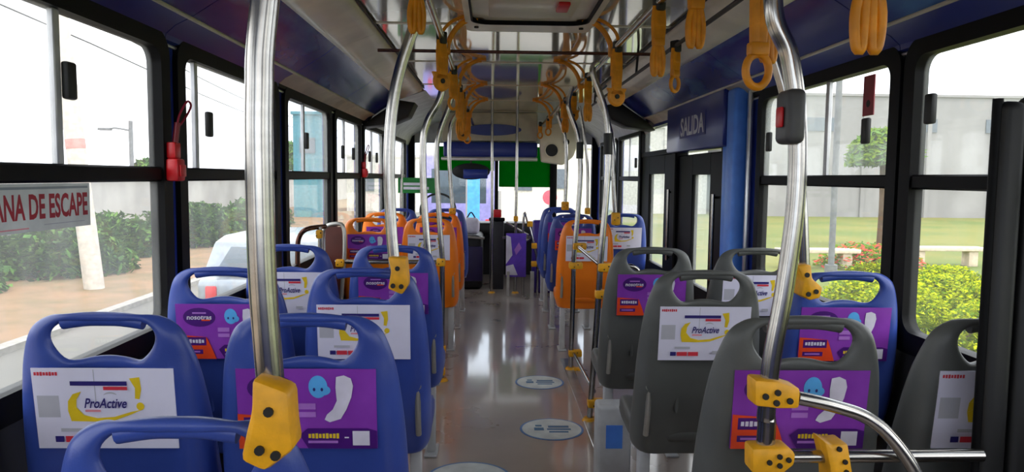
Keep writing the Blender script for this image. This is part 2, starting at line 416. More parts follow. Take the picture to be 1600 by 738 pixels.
def window(idx, side, y0, y1, split=.5, open_far=True, transom=True, latches=()):
    """side -1 left, 1 right; split = where the sliding stile stands along the window"""
    w = struct('window_%d' % idx); xw = XL if side < 0 else XR; s = -side   # s: direction into the bus
    xi = xw + s * .018; xo = xw - s * .030
    b = MB(); rring(b, y0 - .065, y1 + .065, SILL - .055, HEAD + .058, .085, y0, y1, SILL, HEAD, .055, min(xi, xo), max(xi, xo), M_RUBBER, axis='x'); b.build('window_frame', w, 50)
    b = MB(); b.box(*sorted((xw - s * .03, xw + s * .012)), y0 - .005, y1 + .005, H - .026, H + .022, M_RUBBER, .006, 1); b.build('transom', w)
    g = (xw - s * .008, xw - s * .004)
    b = MB(); b.box(*sorted(g), y0 - .01, y1 + .01, SILL - .01, H - .02, M_PANE_LOW if side < 0 else M_PANE_CLR); b.build('lower_pane', w, 0)
    ym = y0 + (y1 - y0) * split
    hz = (y0, ym) if open_far else (ym, y1); cl = (ym, y1) if open_far else (y0, ym)
    b = MB(); b.box(*sorted((xw - s * .006, xw - s * .002)), hz[0] - .01, hz[1] + .01, H + .015, HEAD + .01, M_PANE_HZ); b.build('sliding_pane', w, 0)
    b = MB(); b.box(*sorted((xw - s * .016, xw - s * .012)), cl[0] - .01, cl[1] + .01, H + .015, HEAD + .01, M_PANE); b.build('fixed_pane', w, 0)
    b = MB(); b.box(*sorted((xw - s * .014, xw + s * .004)), ym - .014, ym + .014, H + .02, HEAD, M_STILE, .003, 1); b.build('stile', w)
    for (ly, lz, c) in latches:
        b = MB(); b.box(*sorted((xw + s * .003, xw + s * .024)), ly - .022, ly + .022, H + lz - .048, H + lz + .048, M_BLACK, .007); b.build('latch', w)
    return w
for i, (a, c) in enumerate(LW):
    sp = [(.5, True), (.5, True), (.5, True), (.12, False), (.38, False), (.36, False), (.4, False), (.4, False)][i]
    lt = [(), ((.6, .24, 0),), ((1.945, .235, 0),), ((2.88, .19, 0),), ((4.37, .2, 0),), ((5.42, .17, 0), (5.83, .17, 0)), ((6.60, .17, 0), (7.0, .17, 0)), ()][i]
    window(i + 1, -1, a, c, sp[0], sp[1], True, lt)
for i, (a, c) in enumerate(RW + RW2):
    sp = [(.5, True), (.5, True), (.43, True), (.42, False), (.5, True), (.4, True)][i]
    lt = [(), (), ((2.32, .23, 0),), ((2.72, .185, 0), (3.68, .19, 0)), ((7.1, .15, 0),), ()][i]
    window(i + 9, 1, a, c, sp[0], sp[1], True, lt)

# rear wall behind the camera (rear bench partition, closed)
w = struct('wall_back'); b = MB()
b.box(XL, XR, Y0 - .06, Y0, 0, H - .30, M_NAVY); b.box(XL, XR, Y0 - .06, Y0, H + .55, ZC + .12, M_NAVY)
b.box(XL, XL + .15, Y0 - .06, Y0, H - .3, H + .55, M_NAVY); b.box(XR - .15, XR, Y0 - .06, Y0, H - .3, H + .55, M_NAVY); b.build('panel', w, 0)
w = struct('window_16'); b = MB(); rring(b, XL + .10, XR - .10, H - .34, H + .59, .1, XL + .17, XR - .17, H - .27, H + .52, .08, Y0 - .07, Y0 + .01, M_RUBBER, axis='y'); b.build('window_frame', w)
b = MB(); b.box(XL + .15, XR - .15, Y0 - .04, Y0 - .036, H - .30, H + .55, M_WSHIELD); b.build('rear_pane', w, 0)

# exit door, right side
dr = struct('door_1')
def leaf(y0, y1, ztop, gy0, gy1, gz0, gz1, nm):
    b = MB(); x0, x1 = XR - .02, XR + .025
    b.box(x0, x1, y0, gy0, -.25, ztop, M_RUBBER, .008, 1); b.box(x0, x1, gy1, y1, -.25, ztop, M_RUBBER, .008, 1)
    b.box(x0, x1, gy0, gy1, -.25, gz0, M_RUBBER); b.box(x0, x1, gy0, gy1, gz1, ztop, M_RUBBER)
    o = b.build('door_leaf', dr)
    g = MB(); g.box(XR + .0, XR + .005, gy0 - .01, gy1 + .01, gz0 - .01, gz1 + .01, M_DOORGL); g.build('leaf_pane', o, 0)
    h_ = MB(); h_.tube([(XR - .06, y0 + .07, gz0 + .1), (XR - .06, y0 + .07, gz1 - .12)], .012, M_STEEL)
    for zz in (gz0 + .12, gz1 - .14): h_.tube([(XR - .06, y0 + .07, zz), (XR - .02, y0 + .07, zz)], .008, M_STEEL)
    h_.build('leaf_handle', o)
leaf(4.36, 5.44, H + .17, 4.64, 5.05, H - .72, H + .03, 0)
leaf(5.50, 6.78, H + .20, 5.88, 6.45, H - .72, H + .04, 1)
b = MB(); b.box(XR - .05, XR + .05, 5.42, 5.53, -.02, HEAD + .02, M_RUBBER, .01, 1); b.box(XR - .04, XR + .05, 4.30, 4.37, -.02, H + .2, M_RUBBER, .01, 1)
b.box(XR - .04, XR + .05, 6.76, 6.86, -.02, HEAD + .05, M_RUBBER, .01, 1); b.box(XR - .03, XR + .05, 5.5, 6.8, H + .19, H + .235, M_RUBBER, .005, 1); b.build('door_frame', dr)
b = MB(); b.box(XR + .0, XR + .005, 5.53, 6.78, H + .23, HEAD + .03, M_PANE); b.build('upper_light', dr, 0)
b = MB(); b.box(XR - .02, XR + .06, 5.50, 6.82, HEAD + .03, ZC + .1, M_NAVY); b.build('upper_header', dr, 0)
b = MB(); b.box(XR - .10, XR + .05, 4.16, 5.50, H + .19, H + .52, M_NAVY, .012); b.build('header_box', dr)
p = Print(.62, .15, M_NAVY); p.text('SALIDA', 0, 0, .56, .125, M_TEXTGREY, .025)
o = p.build('exit_sign', dr, 0); o.location = (XR - .104, 4.80, H + .35); o.rotation_euler = (0, 0, R(-90))
b = MB(); b.box(XR - .09, XR + .0, 3.99, 4.13, 0, H + .50, M_DOORBLUE, .02, 3); b.box(XR - .05, XR + .0, 4.15, 4.32, 0, H + .28, M_DOORBLUE, .02, 3)
b.build('blue_upright', dr)
b = MB(); b.box(XR - .16, XR + .2, 4.35, 6.8, -.30, -.27, M_FLOOR); b.box(XR - .16, XR - .10, 4.35, 6.8, 0.0, .012, M_ALU, .003, 1); b.build('step_nosing', dr)
b = MB(); b.box(XR - .035, XR - .01, 3.92, 3.96, 0, H + .48, M_ALU, .01); b.build('post_trim', dr)

# front wall with windscreen
wf = struct('wall_front')
b = MB()
b.box(XL, XR, Y1 - .03, Y1 + .05, 0, H - .62, M_BLACK); b.box(XL, XR, Y1 - .03, Y1 + .05, H + .44, ZC + .12, M_FRAMEGREY)
b.box(XL, XL + .08, Y1 - .05, Y1 + .05, 0, ZC, M_RUBBER); b.box(XR - .08, XR, Y1 - .05, Y1 + .05, 0, ZC, M_RUBBER)
b.build('front_panel', wf, 0)
ws = struct('window_15')
b = MB(); b.box(XL + .08, XR - .08, Y1 + .0, Y1 + .008, H - .63, H + .45, M_WSHIELD); b.build('windscreen_pane', ws, 0)
b = MB(); b.box(.035, .085, Y1 - .04, Y1 + .02, H - .63, H + .45, M_RUBBER, .01); b.box(.77, .86, Y1 - .05, Y1 + .02, H - .63, H + .45, M_RUBBER, .01); b.build('divider', ws)
b = MB(); b.box(.09, .77, Y1 - .012, Y1 - .004, H - .13, H + .40, M_FILM); b.box(XL + .4, .03, Y1 - .012, Y1 - .004, H + .08, H + .40, M_FILM); b.build('sun_film', ws, 0)
b = MB(); b.box(XL + .04, XR - .04, Y1 - .5, Y1 - .05, H - .72, H - .58, M_BLACK, .04, 3); b.build('dashboard', ws)

# driver's header box and its rail
hb = thing('header_box', 'long navy blue header box across the front above the windscreen', 'panel', (0, 0, 0))
b = MB(); b.box(-.56, .52, 8.5, 8.8, H + .23, H + .40, M_NAVY, .02, 3); b.build('box_body', hb)
b = MB(); b.box(-.58, .52, 8.46, 8.49, H + .185, H + .225, M_SATIN, .008); b.build('lower_rail', hb)
b = MB(); b.box(-.58, .52, 8.52, 8.78, H + .41, ZC - .01, M_CREAM, .02); b.build('cream_fascia', hb)
vv = [P(730 + 12 * math.cos(R(a)) * 3.0, 207 + 9 * math.sin(R(a)), 8.5) for a in range(0, 360, 15)]
b = MB(); b.prism([P(770 + 45 * math.cos(R(a)), 203 + 9 * math.sin(R(a)), 8.5) for a in range(0, 360, 15)], (0, .03, 0), M_NAVY, 0); b.build('oval_reflection', hb)  # navy oval modelled in place of the header's blue reflection in the ceiling
sp = thing('speaker_panel', 'pale grey rounded panel with a round black speaker at the front right ceiling corner', 'panel')
b = MB(); b.prism([P(x, y, 8.4) for x, y in ((842, 200), (900, 185), (906, 215), (896, 245), (880, 258), (846, 253))], (0, .18, 0), M_DUCT, .02); b.build('panel_body', sp)
c = P(862, 235, 8.38); b = MB(); b.cyl(c, c + Vector((0, .03, 0)), .075, M_BLACK, 24); b.tube([c + Vector((.078 * math.cos(R(a)), 0, .078 * math.sin(R(a)))) for a in range(0, 360, 20)], .008, M_DUCT, 6, True, sub=0); b.build('speaker_cone', sp)
c = P(885, 222, 8.38); b = MB(); b.cyl(c, c + Vector((0, .03, 0)), .035, M_BLACK, 16); b.build('vent_hole', sp)
mr_ = thing('rear_view_mirror', 'dark oval inside mirror hanging at the top of the windscreen', 'mirror')
b = MB(); b.prism([P(736 + 30 * math.cos(R(a)), 268 + 13 * math.sin(R(a)), 8.9) for a in range(0, 360, 15)], (0, .03, 0), M_BLACK, .004); b.build('mirror_shell', mr_)
b = MB(); b.box(*[v for v in (P(724, 276, 8.88).x, P(762, 276, 8.88).x)], 8.86, 8.88, H - .02, H + .09, M_NAVY, .01); b.build('blue_visor', mr_)
b = MB(); b.tube([P(736, 262, 8.92), P(736, 183, 8.92)], .01, M_BLACK); b.build('mirror_arm', mr_)
gs = Print(.44, .17, M_GREEN); gs.rect(-.16, .05, .0, .03, M_PADW); gs.rect(-.16, .12, -.045, -.015, M_PADW)
o = gs.build('window_sign', None, 0, label='green sign with white lines at the front left window', cat='sign'); o.location = (P(653, 290, 8.2).x, 8.2, P(653, 290, 8.2).z)

# ------------------------------------------------------------------ seats
def make_shell(mt):
    # rows: t below the top, outer half width, depth of the wrap-round edge
    rows = [(0, .100, .010), (.025, .138, .010), (.048, .157, .012), (.078, .169, .016), (.106, .178, .020), (.140, .186, .026), (.24, .198, .038), (.34, .204, .05),
            (.44, .205, .06), (.54, .205, .07), (.62, .202, .08), (.665, .19, .085), (.685, .16, .09)]
    zc0 = [-.030, -.014, -.002, 0, .001]
    inn = {0: .062, 1: .094, 2: .124, 3: .116, 4: .082}
    vs_, fs = [], []
    for i, (t, hw, wr) in enumerate(rows):
        inner = inn.get(i, hw - .036)
        xs = [hw, hw - .014, inner, inner * .5, 0]
        for j in range(9):
            k = j if j <= 4 else 8 - j; sx = -1 if j < 4 else 1
            x = sx * xs[k] * .945
            z = -t
            if i == 0: z += zc0[k]
            if i == 1: z += [-.016, -.010, .000, .003, .004][k]
            if i == 4: z += [0, 0, -.004, .008, .011][k]
            if i == 12: z += [.02, .010, 0, 0, 0][k]
            y = [wr, -.014, -.013, .020, .022][k]
            if i <= 1: y = [.008, -.002, -.006, -.006, -.006][k]
            if i in (2, 3) and k == 2: y = -.006
            if i == 4 and k >= 3: y = .006
            if i >= 10 and k >= 2: y += .012
            y += (t) * .11 + (t > .45) * (t - .45) * .30
            vs_.append((x, y, 1.005 + z))
    for i in range(12):
        for j in range(8):
            if i in (1, 2, 3) and 2 <= j <= 5: continue
            a = i * 9 + j; fs.append([a, a + 9, a + 10, a + 1])
    me = bpy.data.meshes.new('backrest'); me.from_pydata(vs_, [], fs); me.materials.append(mt)
    o = bpy.data.objects.new('backrest', me); COL.objects.link(o)
    s = o.modifiers.new('s', 'SOLIDIFY'); s.thickness = .026; s.offset = 1; s.use_even_offset = False
    s = o.modifiers.new('u', 'SUBSURF'); s.levels = s.render_levels = 2
    bake(o); finish(o, 60); return o

def make_pan(mt):
    b = bmesh.new()
    prof = [(.10, .425), (.14, .42), (.25, .43), (.40, .445), (.46, .43), (.47, .39), (.44, .37), (.2, .36), (.11, .36)]
    xs = [-.205, -.18, -.1, 0, .1, .18, .205]
    g = [[b.verts.new((x, y, z + (.02 if abs(x) > .15 and z > .4 else 0) - (.012 if abs(x) > .2 and z > .4 else 0))) for (y, z) in prof] for x in xs]
    n = len(prof)
    for i in range(len(xs) - 1):
        for j in range(n): b.faces.new([g[i][j], g[i][(j + 1) % n], g[i + 1][(j + 1) % n], g[i + 1][j]])
    b.faces.new(g[0]); b.faces.new(g[-1][::-1]); bmesh.ops.recalc_face_normals(b, faces=b.faces[:])
    me = bpy.data.meshes.new('seat_pan'); b.to_mesh(me); b.free(); me.materials.append(mt)
    o = bpy.data.objects.new('seat_pan', me); COL.objects.link(o)
    s = o.modifiers.new('u', 'SUBSURF'); s.levels = s.render_levels = 1
    bake(o); finish(o, 60); return o

def white_poster():
    p = Print(.325, .185, M_WHITE)
    p.rect(-.155, -.105, -.02, .03, M_CREASE); p.rect(-.0215, -.0195, .01, .09, M_CREASE)
    glyph_row(p, -.157, -.102, .080, .009, M_REDPR, 8)
    p.poly([(.060, .070), (.084, .073), (.086, .045), (.080, .022), (.070, .024), (.072, .048)], M_YPR); p.ell(.081, .006, .009, .009, M_YPR)
    sh_ = [(-.052, .040), (-.072, .034), (-.084, .018), (-.086, -.004), (-.080, -.028), (-.03, -.029), (.02, -.026), (.06, -.012), (.085, -.001), (.06, -.006), (.02, -.018), (-.02, -.021), (-.05, -.014), (-.066, .004), (-.064, .022)]
    for q in ((0, 1, 2, 14), (2, 3, 13, 14), (3, 4, 12, 13), (4, 5, 11, 12), (5, 6, 10, 11), (6, 7, 9, 10), (7, 8, 9)): p.poly([sh_[w_] for w_ in q], M_YPR)
    p.rect(-.075, .055, .054, .064, M_NAVPR); p.rect(.0, .055, .044, .052, M_REDPR)
    p.arc(.015, .022, .02, .018, .004, 40, 140, M_CREASE)
    p.text('ProActive', .004, .014, .096, .023, M_NAVPR, .02, .25)
    p.rect(-.045, -.01, -.006, -.001, M_PINK)
    p.rect(-.105, -.05, -.052, -.044, M_CREASE); p.rect(-.12, -.10, -.076, -.062, M_NAVPR); p.rect(-.096, -.06, -.076, -.062, M_REDPR); p.rect(-.056, -.02, -.076, -.062, M_REDPR)
    p.rect(.03, .06, -.07, -.058, M_CREASE)
    return p
def purple_poster():
    p = Print(.325, .185, M_PURPLE)
    p.poly([(-.155, .088), (-.10, .092), (-.155, .03)], M_LILAC) if False else None
    p.ell(-.082, .048, .056, .032, M_DPURPLE); p.rect(-.105, -.058, .060, .065, M_LILAC); p.text('nosotras', -.082, .047, .085, .014, M_PADW, .02, .1); p.rect(-.075, -.045, .036, .041, M_OPR)
    p.ell(.027, .052, .022, .026, M_SKYB); p.ell(.038, .044, .018, .012, M_SKYB); p.ell(.018, .046, .003, .004, M_NAVPR); p.ell(.036, .046, .003, .004, M_NAVPR)
    # winged pad
    p.poly([(.070, .075), (.088, .079), (.104, .072), (.109, .055), (.104, .028), (.092, .0), (.078, -.022), (.052, -.030), (.040, -.024), (.046, -.012), (.060, .0), (.070, .02), (.068, .05)], M_PADW)
    p.rect(-.02, .02, .0, .014, M_LILAC); p.rect(-.02, .02, -.018, -.006, M_LILAC)
    p.poly([(-.0, -.092), (.162, -.092), (.162, -.05), (.14, -.044), (.0, -.044), (-.02, -.06)], M_DPURPLE)
    glyph_row(p, .0, .074, -.062, .012, M_YPR, 9); p.rect(.0, .07, -.079, -.073, M_LILAC)
    p.rect(.086, .096, -.067, -.064, M_PADW); p.rect(.105, .145, -.084, -.05, M_PADW)
    p.poly([(-.162, -.092), (-.03, -.092), (-.045, -.052), (-.06, -.018), (-.162, -.010)], M_OPR)
    p.rect(-.148, -.062, -.046, -.018, M_DPURPLE); glyph_row(p, -.142, -.068, -.032, .013, M_PADW, 7); p.rect(-.148, -.075, -.075, -.060, M_DPURPLE); p.rect(-.14, -.085, -.070, -.065, M_LILAC)
    return p

def seat_proto(mt, poster, bar, legs=True):
    root = thing('bus_seat', 'x', 'seat', (0, 0, -50))
    sh = make_shell(mt); sh.parent = root
    pn = make_pan(mt); pn.parent = root
    b = MB(); b.tube([(-.086, -.008, .978), (-.04, -.009, .985), (0, -.009, .986), (.04, -.009, .985), (.086, -.008, .978)], .0160, mt, 14, sub=3, flat=.95); b.build('handle_grip', root)
    b = MB()
    for s in (-.07, .07): b.box(s - .006, s + .006, .045 , .075, .50, .74, mt, .005)
    b.build('panel_rib', root)
    b = MB()
    for s in (-1, 1): b.tube([(s * .17, .19, .36), (s * .17, .19, .04)], .018, M_FRAMEGREY, 10, sub=0)
    lgs = []
    for s in (-1, 1):
        b = MB(); b.box(s * .15 - .02, s * .15 + .02, .16, .22, .01, .352, M_FRAMEGREY, .008); b.box(s * .15 - .03, s * .15 + .03, .12, .28, 0, .012, M_FRAMEGREY, .003, 1); b.build('leg', root)
    b = MB(); b.box(-.19, .19, .17, .21, .325, .358, M_FRAMEGREY, .006); b.build('crossbar', root)
    for s in ((-1, 1) if bar == 2 else ((bar,) if bar else ())):
        b = MB(); b.tube([(s * .172, .024, .585), (s * .172, .034, .50), (s * .172, .058, .42)], .010, M_SATIN, 10); b.cyl((s * .172, .015, .60), (s * .172, .04, .60), .013, M_SATIN); b.build('hinge_bar', root, label='slim silver hinge bar')
    if poster:
        p = (white_poster if poster == 'white' else purple_poster)()
        o = p.build('poster', root, 0, label='white poster with a yellow banner and dark lettering' if poster == 'white' else 'purple poster with a pale pad shape and light blue face')
        o.scale = (.93, 1, 1); o.location = (0, -.0125, 1.005 - .216); o.rotation_euler = (R(6.3), 0, 0)
    return root

SEATS = [  # colour, x, y, poster, bar, label
 (M_BLUE, -.418, .985, None, 1, 'blue plastic seat nearest the camera, its handle clamped to the near left pole'),
 (M_BLUE, -.835, 1.60, 'white', 0, 'blue window seat with white poster in the rearmost left pair'),
 (M_BLUE, -.40, 1.60, 'purple', 1, 'blue aisle seat with purple poster behind the near left pole'),
 (M_BLUE, -.868, 2.40, 'purple', 0, 'blue window seat with purple poster, second left pair'),
 (M_BLUE, -.415, 2.40, 'white', 1, 'blue aisle seat with white poster and second pole, second left pair'),
 (M_BLUE, -.875, 3.20, 'white', 0, 'blue window seat with white poster, third left pair'),
 (M_BLUE, -.425, 3.20, 'purple', 1, 'blue aisle seat with purple poster, just behind the orange seats on the left'),
 (M_ORANGE, -.88, 5.30, 'purple', 0, 'orange window seat with purple poster on the left'),
 (M_ORANGE, -.45, 5.30, 'white', 1, 'orange aisle seat with white poster on the left'),
 (M_ORANGE, -.88, 6.10, 'purple', 0, 'farther orange window seat on the left, mostly hidden'),
 (M_ORANGE, -.44, 6.10, 'purple', 1, 'farther orange aisle seat on the left, edge showing'),
 (M_BLUE, -.88, 6.90, 'white', 0, 'blue window seat in front of the left orange seats'),
 (M_BLUE, -.43, 6.90, 'purple', 1, 'blue aisle seat in front of the left orange seats'),
 (M_GREY, .69, 1.60, 'purple', -1, 'grey aisle seat with purple poster behind the near right grab rail'),
 (M_GREY, 1.15, 1.60, 'white', 0, 'grey seat with white poster beside the black padded screen'),
 (M_GREY, .708, 2.40, 'white', -1, 'grey aisle seat with white poster, second on the right'),
 (M_BLUE, 1.178, 2.40, 'purple', 0, 'lone blue window seat with purple poster among the grey ones'),
 (M_GREY, .705, 3.20, 'purple', -1, 'grey aisle seat with purple poster, third on the right'),
 (M_GREY, 1.17, 3.20, 'white', 0, 'grey window seat with white poster beside the blue door upright'),
 (M_ORANGE, .69, 5.30, 'white', -1, 'orange aisle seat with white poster on the right'),
 (M_BLUE, .68, 6.10, 'purple', -1, 'blue aisle seat directly in front of the right orange seat'),
 (M_BLUE, 1.13, 6.25, 'white', 0, 'blue seat nearest the exit door leaves'),
 (M_BLUE, .68, 6.90, 'purple', -1, 'second blue aisle seat ahead of the right orange seat'),
 (M_BLUE, .69, 7.50, None, -1, 'foremost blue aisle seat on the right'),
]
PROTO = {}
GN = {id(M_BLUE): 'blue seats', id(M_GREY): 'grey seats', id(M_ORANGE): 'orange seats'}
shells = {}
for (mt, x, y, po, bar, lab) in SEATS:
    key = (mt.name, po, bar)
    if key not in PROTO:
        PROTO[key] = seat_proto(mt, po, bar); s = PROTO[key]; s.location = (x, y, 0)
    else: s = copy_tree(PROTO[key], (x, y, 0))
    s['label'] = lab; s['group'] = GN[id(mt)]
    if y < 1: s.scale = (.93, 1, .974)

# ------------------------------------------------------------------ clamps, poles, rails
def bolts(b, pts, r=.006, d=.004):
    for p in pts: b.cyl(p + Vector((0, -d, 0)), p + Vector((0, .004, 0)), r, M_BOLT, 10)
def clamp(parent, poly, Y, depth, bl=(), r=.006, br=.006):
    b = MB(); b.prism([P(x, y, Y) for x, y in poly], (0, depth, 0), M_YELLOW, r); o = b.build('clamp', parent)
    if bl:
        b = MB(); bolts(b, [P(x, y, Y) for x, y in bl], br); b.build('bolt', o)
    return o
def small_clamp(parent, p, w=.055, h=.05, d=.055, off=0):
    b = MB(); b.box(p.x - w / 2 + off, p.x + w / 2 + off, p.y - d / 2, p.y + d / 2, p.z - h / 2, p.z + h / 2, M_YELLOW, .009); o = b.build('clamp', parent)
    b = MB(); bolts(b, [Vector((p.x + off + .012, p.y - d / 2, p.z + .008)), Vector((p.x + off - .012, p.y - d / 2, p.z - .008))], .004, .002); b.build('bolt', o); return o
def base_flange(parent, p):
    b = MB(); b.cyl((p.x, p.y, 0.001), (p.x, p.y, .018), .042, M_YELLOW, 18, .030); b.build('base_flange', parent)
RZ = H + .60; RLX, RRX = -.222, .565

def pole(label, pts, r, Y, top, foot=None, name='grab_pole', extra=None, group=None):
    """pts are frame places at depth Y; top a 3-D point on the ceiling rail; foot: True runs to the floor"""
    t = thing(name, label, 'pole', group=group)
    q = [P(x, y, Y) for x, y in pts]
    line = ([Vector(top)] if top else []) + q
    if foot:
        line.append(Vector((q[-1].x, Y, .02)))
        base_flange(t, line[-1])
    b = MB(); b.tube(line, r, M_STEEL, 18, sub=8); b.build('tube', t)
    return t, q
# near left pole
t, q = pole('thick steel pole rising from the nearest blue seat at the left', [(414, 0), (405, 150), (406, 300), (411, 450), (422, 590), (428, 640)], .0185, .985, (RLX - .02, .985, RZ))
clamp(t, [(392, 592), (450, 614), (453, 666), (459, 704), (412, 740), (374, 722), (383, 678), (391, 646)], .93, .052, [(420, 644), (406, 704), (426, 716) if False else (431, 712)], .008, .0065)
# second left pole
t, q = pole('curved steel pole clamped to the second left aisle seat', [(647, 40), (626, 105), (613, 170), (608, 250), (611, 350), (618, 430)], .0185, 2.38, (RLX, 2.38, RZ))
clamp(t, [(606, 402), (634, 404), (638, 446), (628, 461), (606, 452), (611, 425)], 2.33, .07, [(621, 420), (614, 447), (627, 448)], .006, .008)
# third left pole and the barrier in front of the orange seats
t, q = pole('slim steel pole beside the third left aisle seat', [(690, 145), (668, 190), (661, 230), (663, 320), (672, 430)], .016, 3.36, (RLX, 3.36, RZ)); small_clamp(t, q[-1], .05, .05, .04)
br = thing('seat_barrier', 'steel tube barrier with brown end panel behind the left orange seats', 'barrier')
YB = 4.62
b = MB(); b.tube([Vector((RLX, YB, RZ)), P(702, 165, YB), P(686, 210, YB), P(682, 250, YB), P(687, 350, YB), P(691, 420, YB), Vector((-.31, YB, .02))], .0165, M_STEEL, 16, sub=8); b.build('upright', br)
b = MB(); b.tube([P(690, 410, YB), P(524, 409, YB)], .014, M_STEEL, 14); b.build('cross_tube', br)
for c in ((689, 410), (532, 411), (690, 546), (689, 580)): small_clamp(br, P(c[0], c[1], YB))
base_flange(br, Vector((-.31, YB, 0)))
b = MB(); b.tube([P(505, 470, YB), P(503, 380, YB), P(508, 356, YB), P(527, 350, YB), P(537, 358, YB), P(538, 400, YB), P(533, 470, YB)], .013, M_SATIN, 12, sub=8); b.build('end_hoop', br)
b = MB(); b.box(P(505, 0, YB).x, P(532, 0, YB).x, YB - .006, YB + .006, .35, H - .32, mat('brown_panel', (84, 34, 22), .4)); b.build('infill_panel', br)
hr = thing('window_handrail', 'dark bent handrail with yellow joints below the third left window', 'handrail')
b = MB(); b.tube([P(466, 470, 4.15), P(465, 395, 4.15), P(468, 370, 4.15), P(480, 358, 4.15), P(508, 354, 4.3)], .014, mat('bronze_tube', (92, 62, 52), .25, .8), 12, sub=8); b.build('tube', hr)
for c in ((499, 366), (500, 410)): small_clamp(hr, P(c[0], c[1], 4.2), .035, .05, .04)
b = MB(); b.tube([P(500, 355, 4.2), P(500, 470, 4.2)], .012, M_STEEL, 12); b.build('post', hr)
# far left slim poles
for (xa, ya, xb, yb_, YY, lab) in ((702, 215, 707, 330, 6.08, 'thin pole at the aisle side of the farther left orange seat'),):
    t, q = pole(lab, [(706, 190), (702, 225), (703, 270), (707, 330)], .016, YY, (RLX, YY, RZ)); small_clamp(t, q[-1])
t, q = pole('thin pale pole by the left windows near the front', [(629, 232), (627, 300), (627, 350)], .013, 7.6, None, True)
t, q = pole('slim centre pole left of the driver divider at the front', [(769, 212), (769, 300), (769, 340)], .016, 8.2, (P(769, 200, 8.2).x, 8.2, ZC), True)
t, q = pole('slim centre pole with a yellow joint right of the driver divider', [(808, 212), (807, 300), (806, 342)], .016, 8.2, (P(808, 200, 8.2).x, 8.2, ZC), True); small_clamp(t, q[-1], .05, .06)

# near right pole, box and barrier tubes
YR = 1.38
t = thing('grab_pole', 'thick bowed steel pole with a dark stop-bell box at the near right', 'pole')
b = MB(); b.tube([Vector((RRX - .03, YR, RZ)), P(1208, 0, YR), P(1234, 90, YR), P(1246, 200, YR), P(1243, 320, YR), P(1226, 450, YR), P(1206, 560, YR), P(1197, 650, YR), P(1194, 720, YR), Vector((.50, YR, .02))], .0175, M_STEEL, 20, sub=8); b.build('tube', t)
base_flange(t, Vector((.50, YR, 0)))
b = MB(); c = P(1241, 182, YR - .035); b.box(c.x - .018, c.x + .018, c.y - .015, c.y + .05, c.z - .050, c.z + .050, mat('bell_box_grey', (64, 64, 66), .45), .012, 3); o = b.build('bell_box', t)
b = MB(); b.box(c.x - .026, c.x - .018, c.y, c.y + .025, c.z - .02, c.z + .018, M_RED, .004); b.build('button', o)
clamp(t, [(1180, 594), (1217, 597), (1252, 608), (1250, 640), (1217, 640), (1180, 636)], YR - .03, .052, [(1196, 620), (1215, 614), (1213, 630), (1234, 627)], .007, .0062)
clamp(t, [(1176, 702), (1234, 700), (1245, 712), (1242, 728), (1224, 742), (1176, 742)], YR - .03, .052, [(1202, 723), (1218, 714), (1218, 728), (1232, 719)], .007, .0052)
t = thing('grab_rail', 'bent steel rail sweeping down to the right from the near right pole', 'handrail')
b = MB(); b.tube([P(1246, 622, YR), P(1300, 634, YR), P(1352, 652, YR), P(1392, 684, YR - .01), P(1432, 742, YR - .02), P(1470, 830, YR - .03), P(1478, 960, YR - .03)], .013, M_STEEL, 18, sub=8); b.build('tube', t)
t = thing('low_barrier_tube', 'horizontal steel tube with a worn yellow joint low at the near right', 'handrail')
b = MB(); b.tube([P(1236, 714, YR + .02), P(1534, 712, YR + .02)], .0125, M_STEEL, 16); b.build('tube', t)
c = P(1312, 720, YR + .02); b = MB(); b.prism([P(x, y, YR - .01) for x, y in ((1288, 690), (1300, 697), (1326, 694), (1333, 738), (1330, 800), (1300, 800), (1298, 735))], (0, .06, 0), M_YELLOW, .006); o = b.build('clamp', t)
b = MB(); bolts(b, [P(1311, 702, YR - .01), P(1320, 722, YR - .01), P(1322, 738, YR - .01)], .005); b.build('bolt', o)
# second right pole
t, q = pole('steel pole clamped to the lone blue seat at the right', [(1194, 30), (1208, 85), (1224, 140), (1240, 210), (1252, 300), (1256, 380), (1258, 440)], .0165, 2.36, (P(1180, 0, 2.36).x - .03, 2.36, H + .66))
clamp(t, [(1247, 416), (1268, 414), (1270, 436), (1286, 450), (1282, 466), (1266, 470), (1252, 462), (1256, 438)], 2.31, .07, [(1261, 430), (1263, 460), (1275, 456)], .006, .008)
# luggage guard by the right aisle
gd = thing('aisle_guard', 'pair of pale steel uprights with yellow joints beside the third right seat', 'barrier')
YA, YE = 3.85, 4.90
def upr(pts, Y, top, footx):
    b = MB(); b.tube([Vector(top)] + [P(x, y, Y) for x, y in pts] + [Vector((footx, Y, .02))], .0165, M_STEEL, 16, sub=8); b.build('upright', gd)
    base_flange(gd, Vector((footx, Y, 0)))
upr([(926, 112), (945, 170), (951, 230), (947, 310), (939, 400), (934, 480)], YA, (RRX - .02, YA, RZ), .535)
upr([(888, 165), (902, 210), (907, 260), (904, 320), (897, 400), (895, 470)], YE, (RRX - .04, YE, RZ), .545)
for (x, y, Y) in ((902, 385, YE), (896, 415, YE), (895, 552, YE), (895, 580, YE), (942, 418, YA), (938, 460, YA), (926, 630, YA), (926, 662, YA)): small_clamp(gd, P(x, y, Y), .085 if Y == YA else .09, .045, .06, .015)
b = MB()
for (a, c) in (((902, 385), (942, 418)), ((896, 552), (928, 552 + 60)), ((896, 580), (926, 662))): b.tube([P(*a, YE), P(*c, YA)], .012, M_STEEL, 12)
b.build('cross_tube', gd)
b = MB(); b.tube([P(942, 418, YA), P(985, 416, YA), P(1000, 430, YA), P(1002, 470, YA)], .012, M_STEEL, 12, sub=6); b.build('side_hoop', gd)
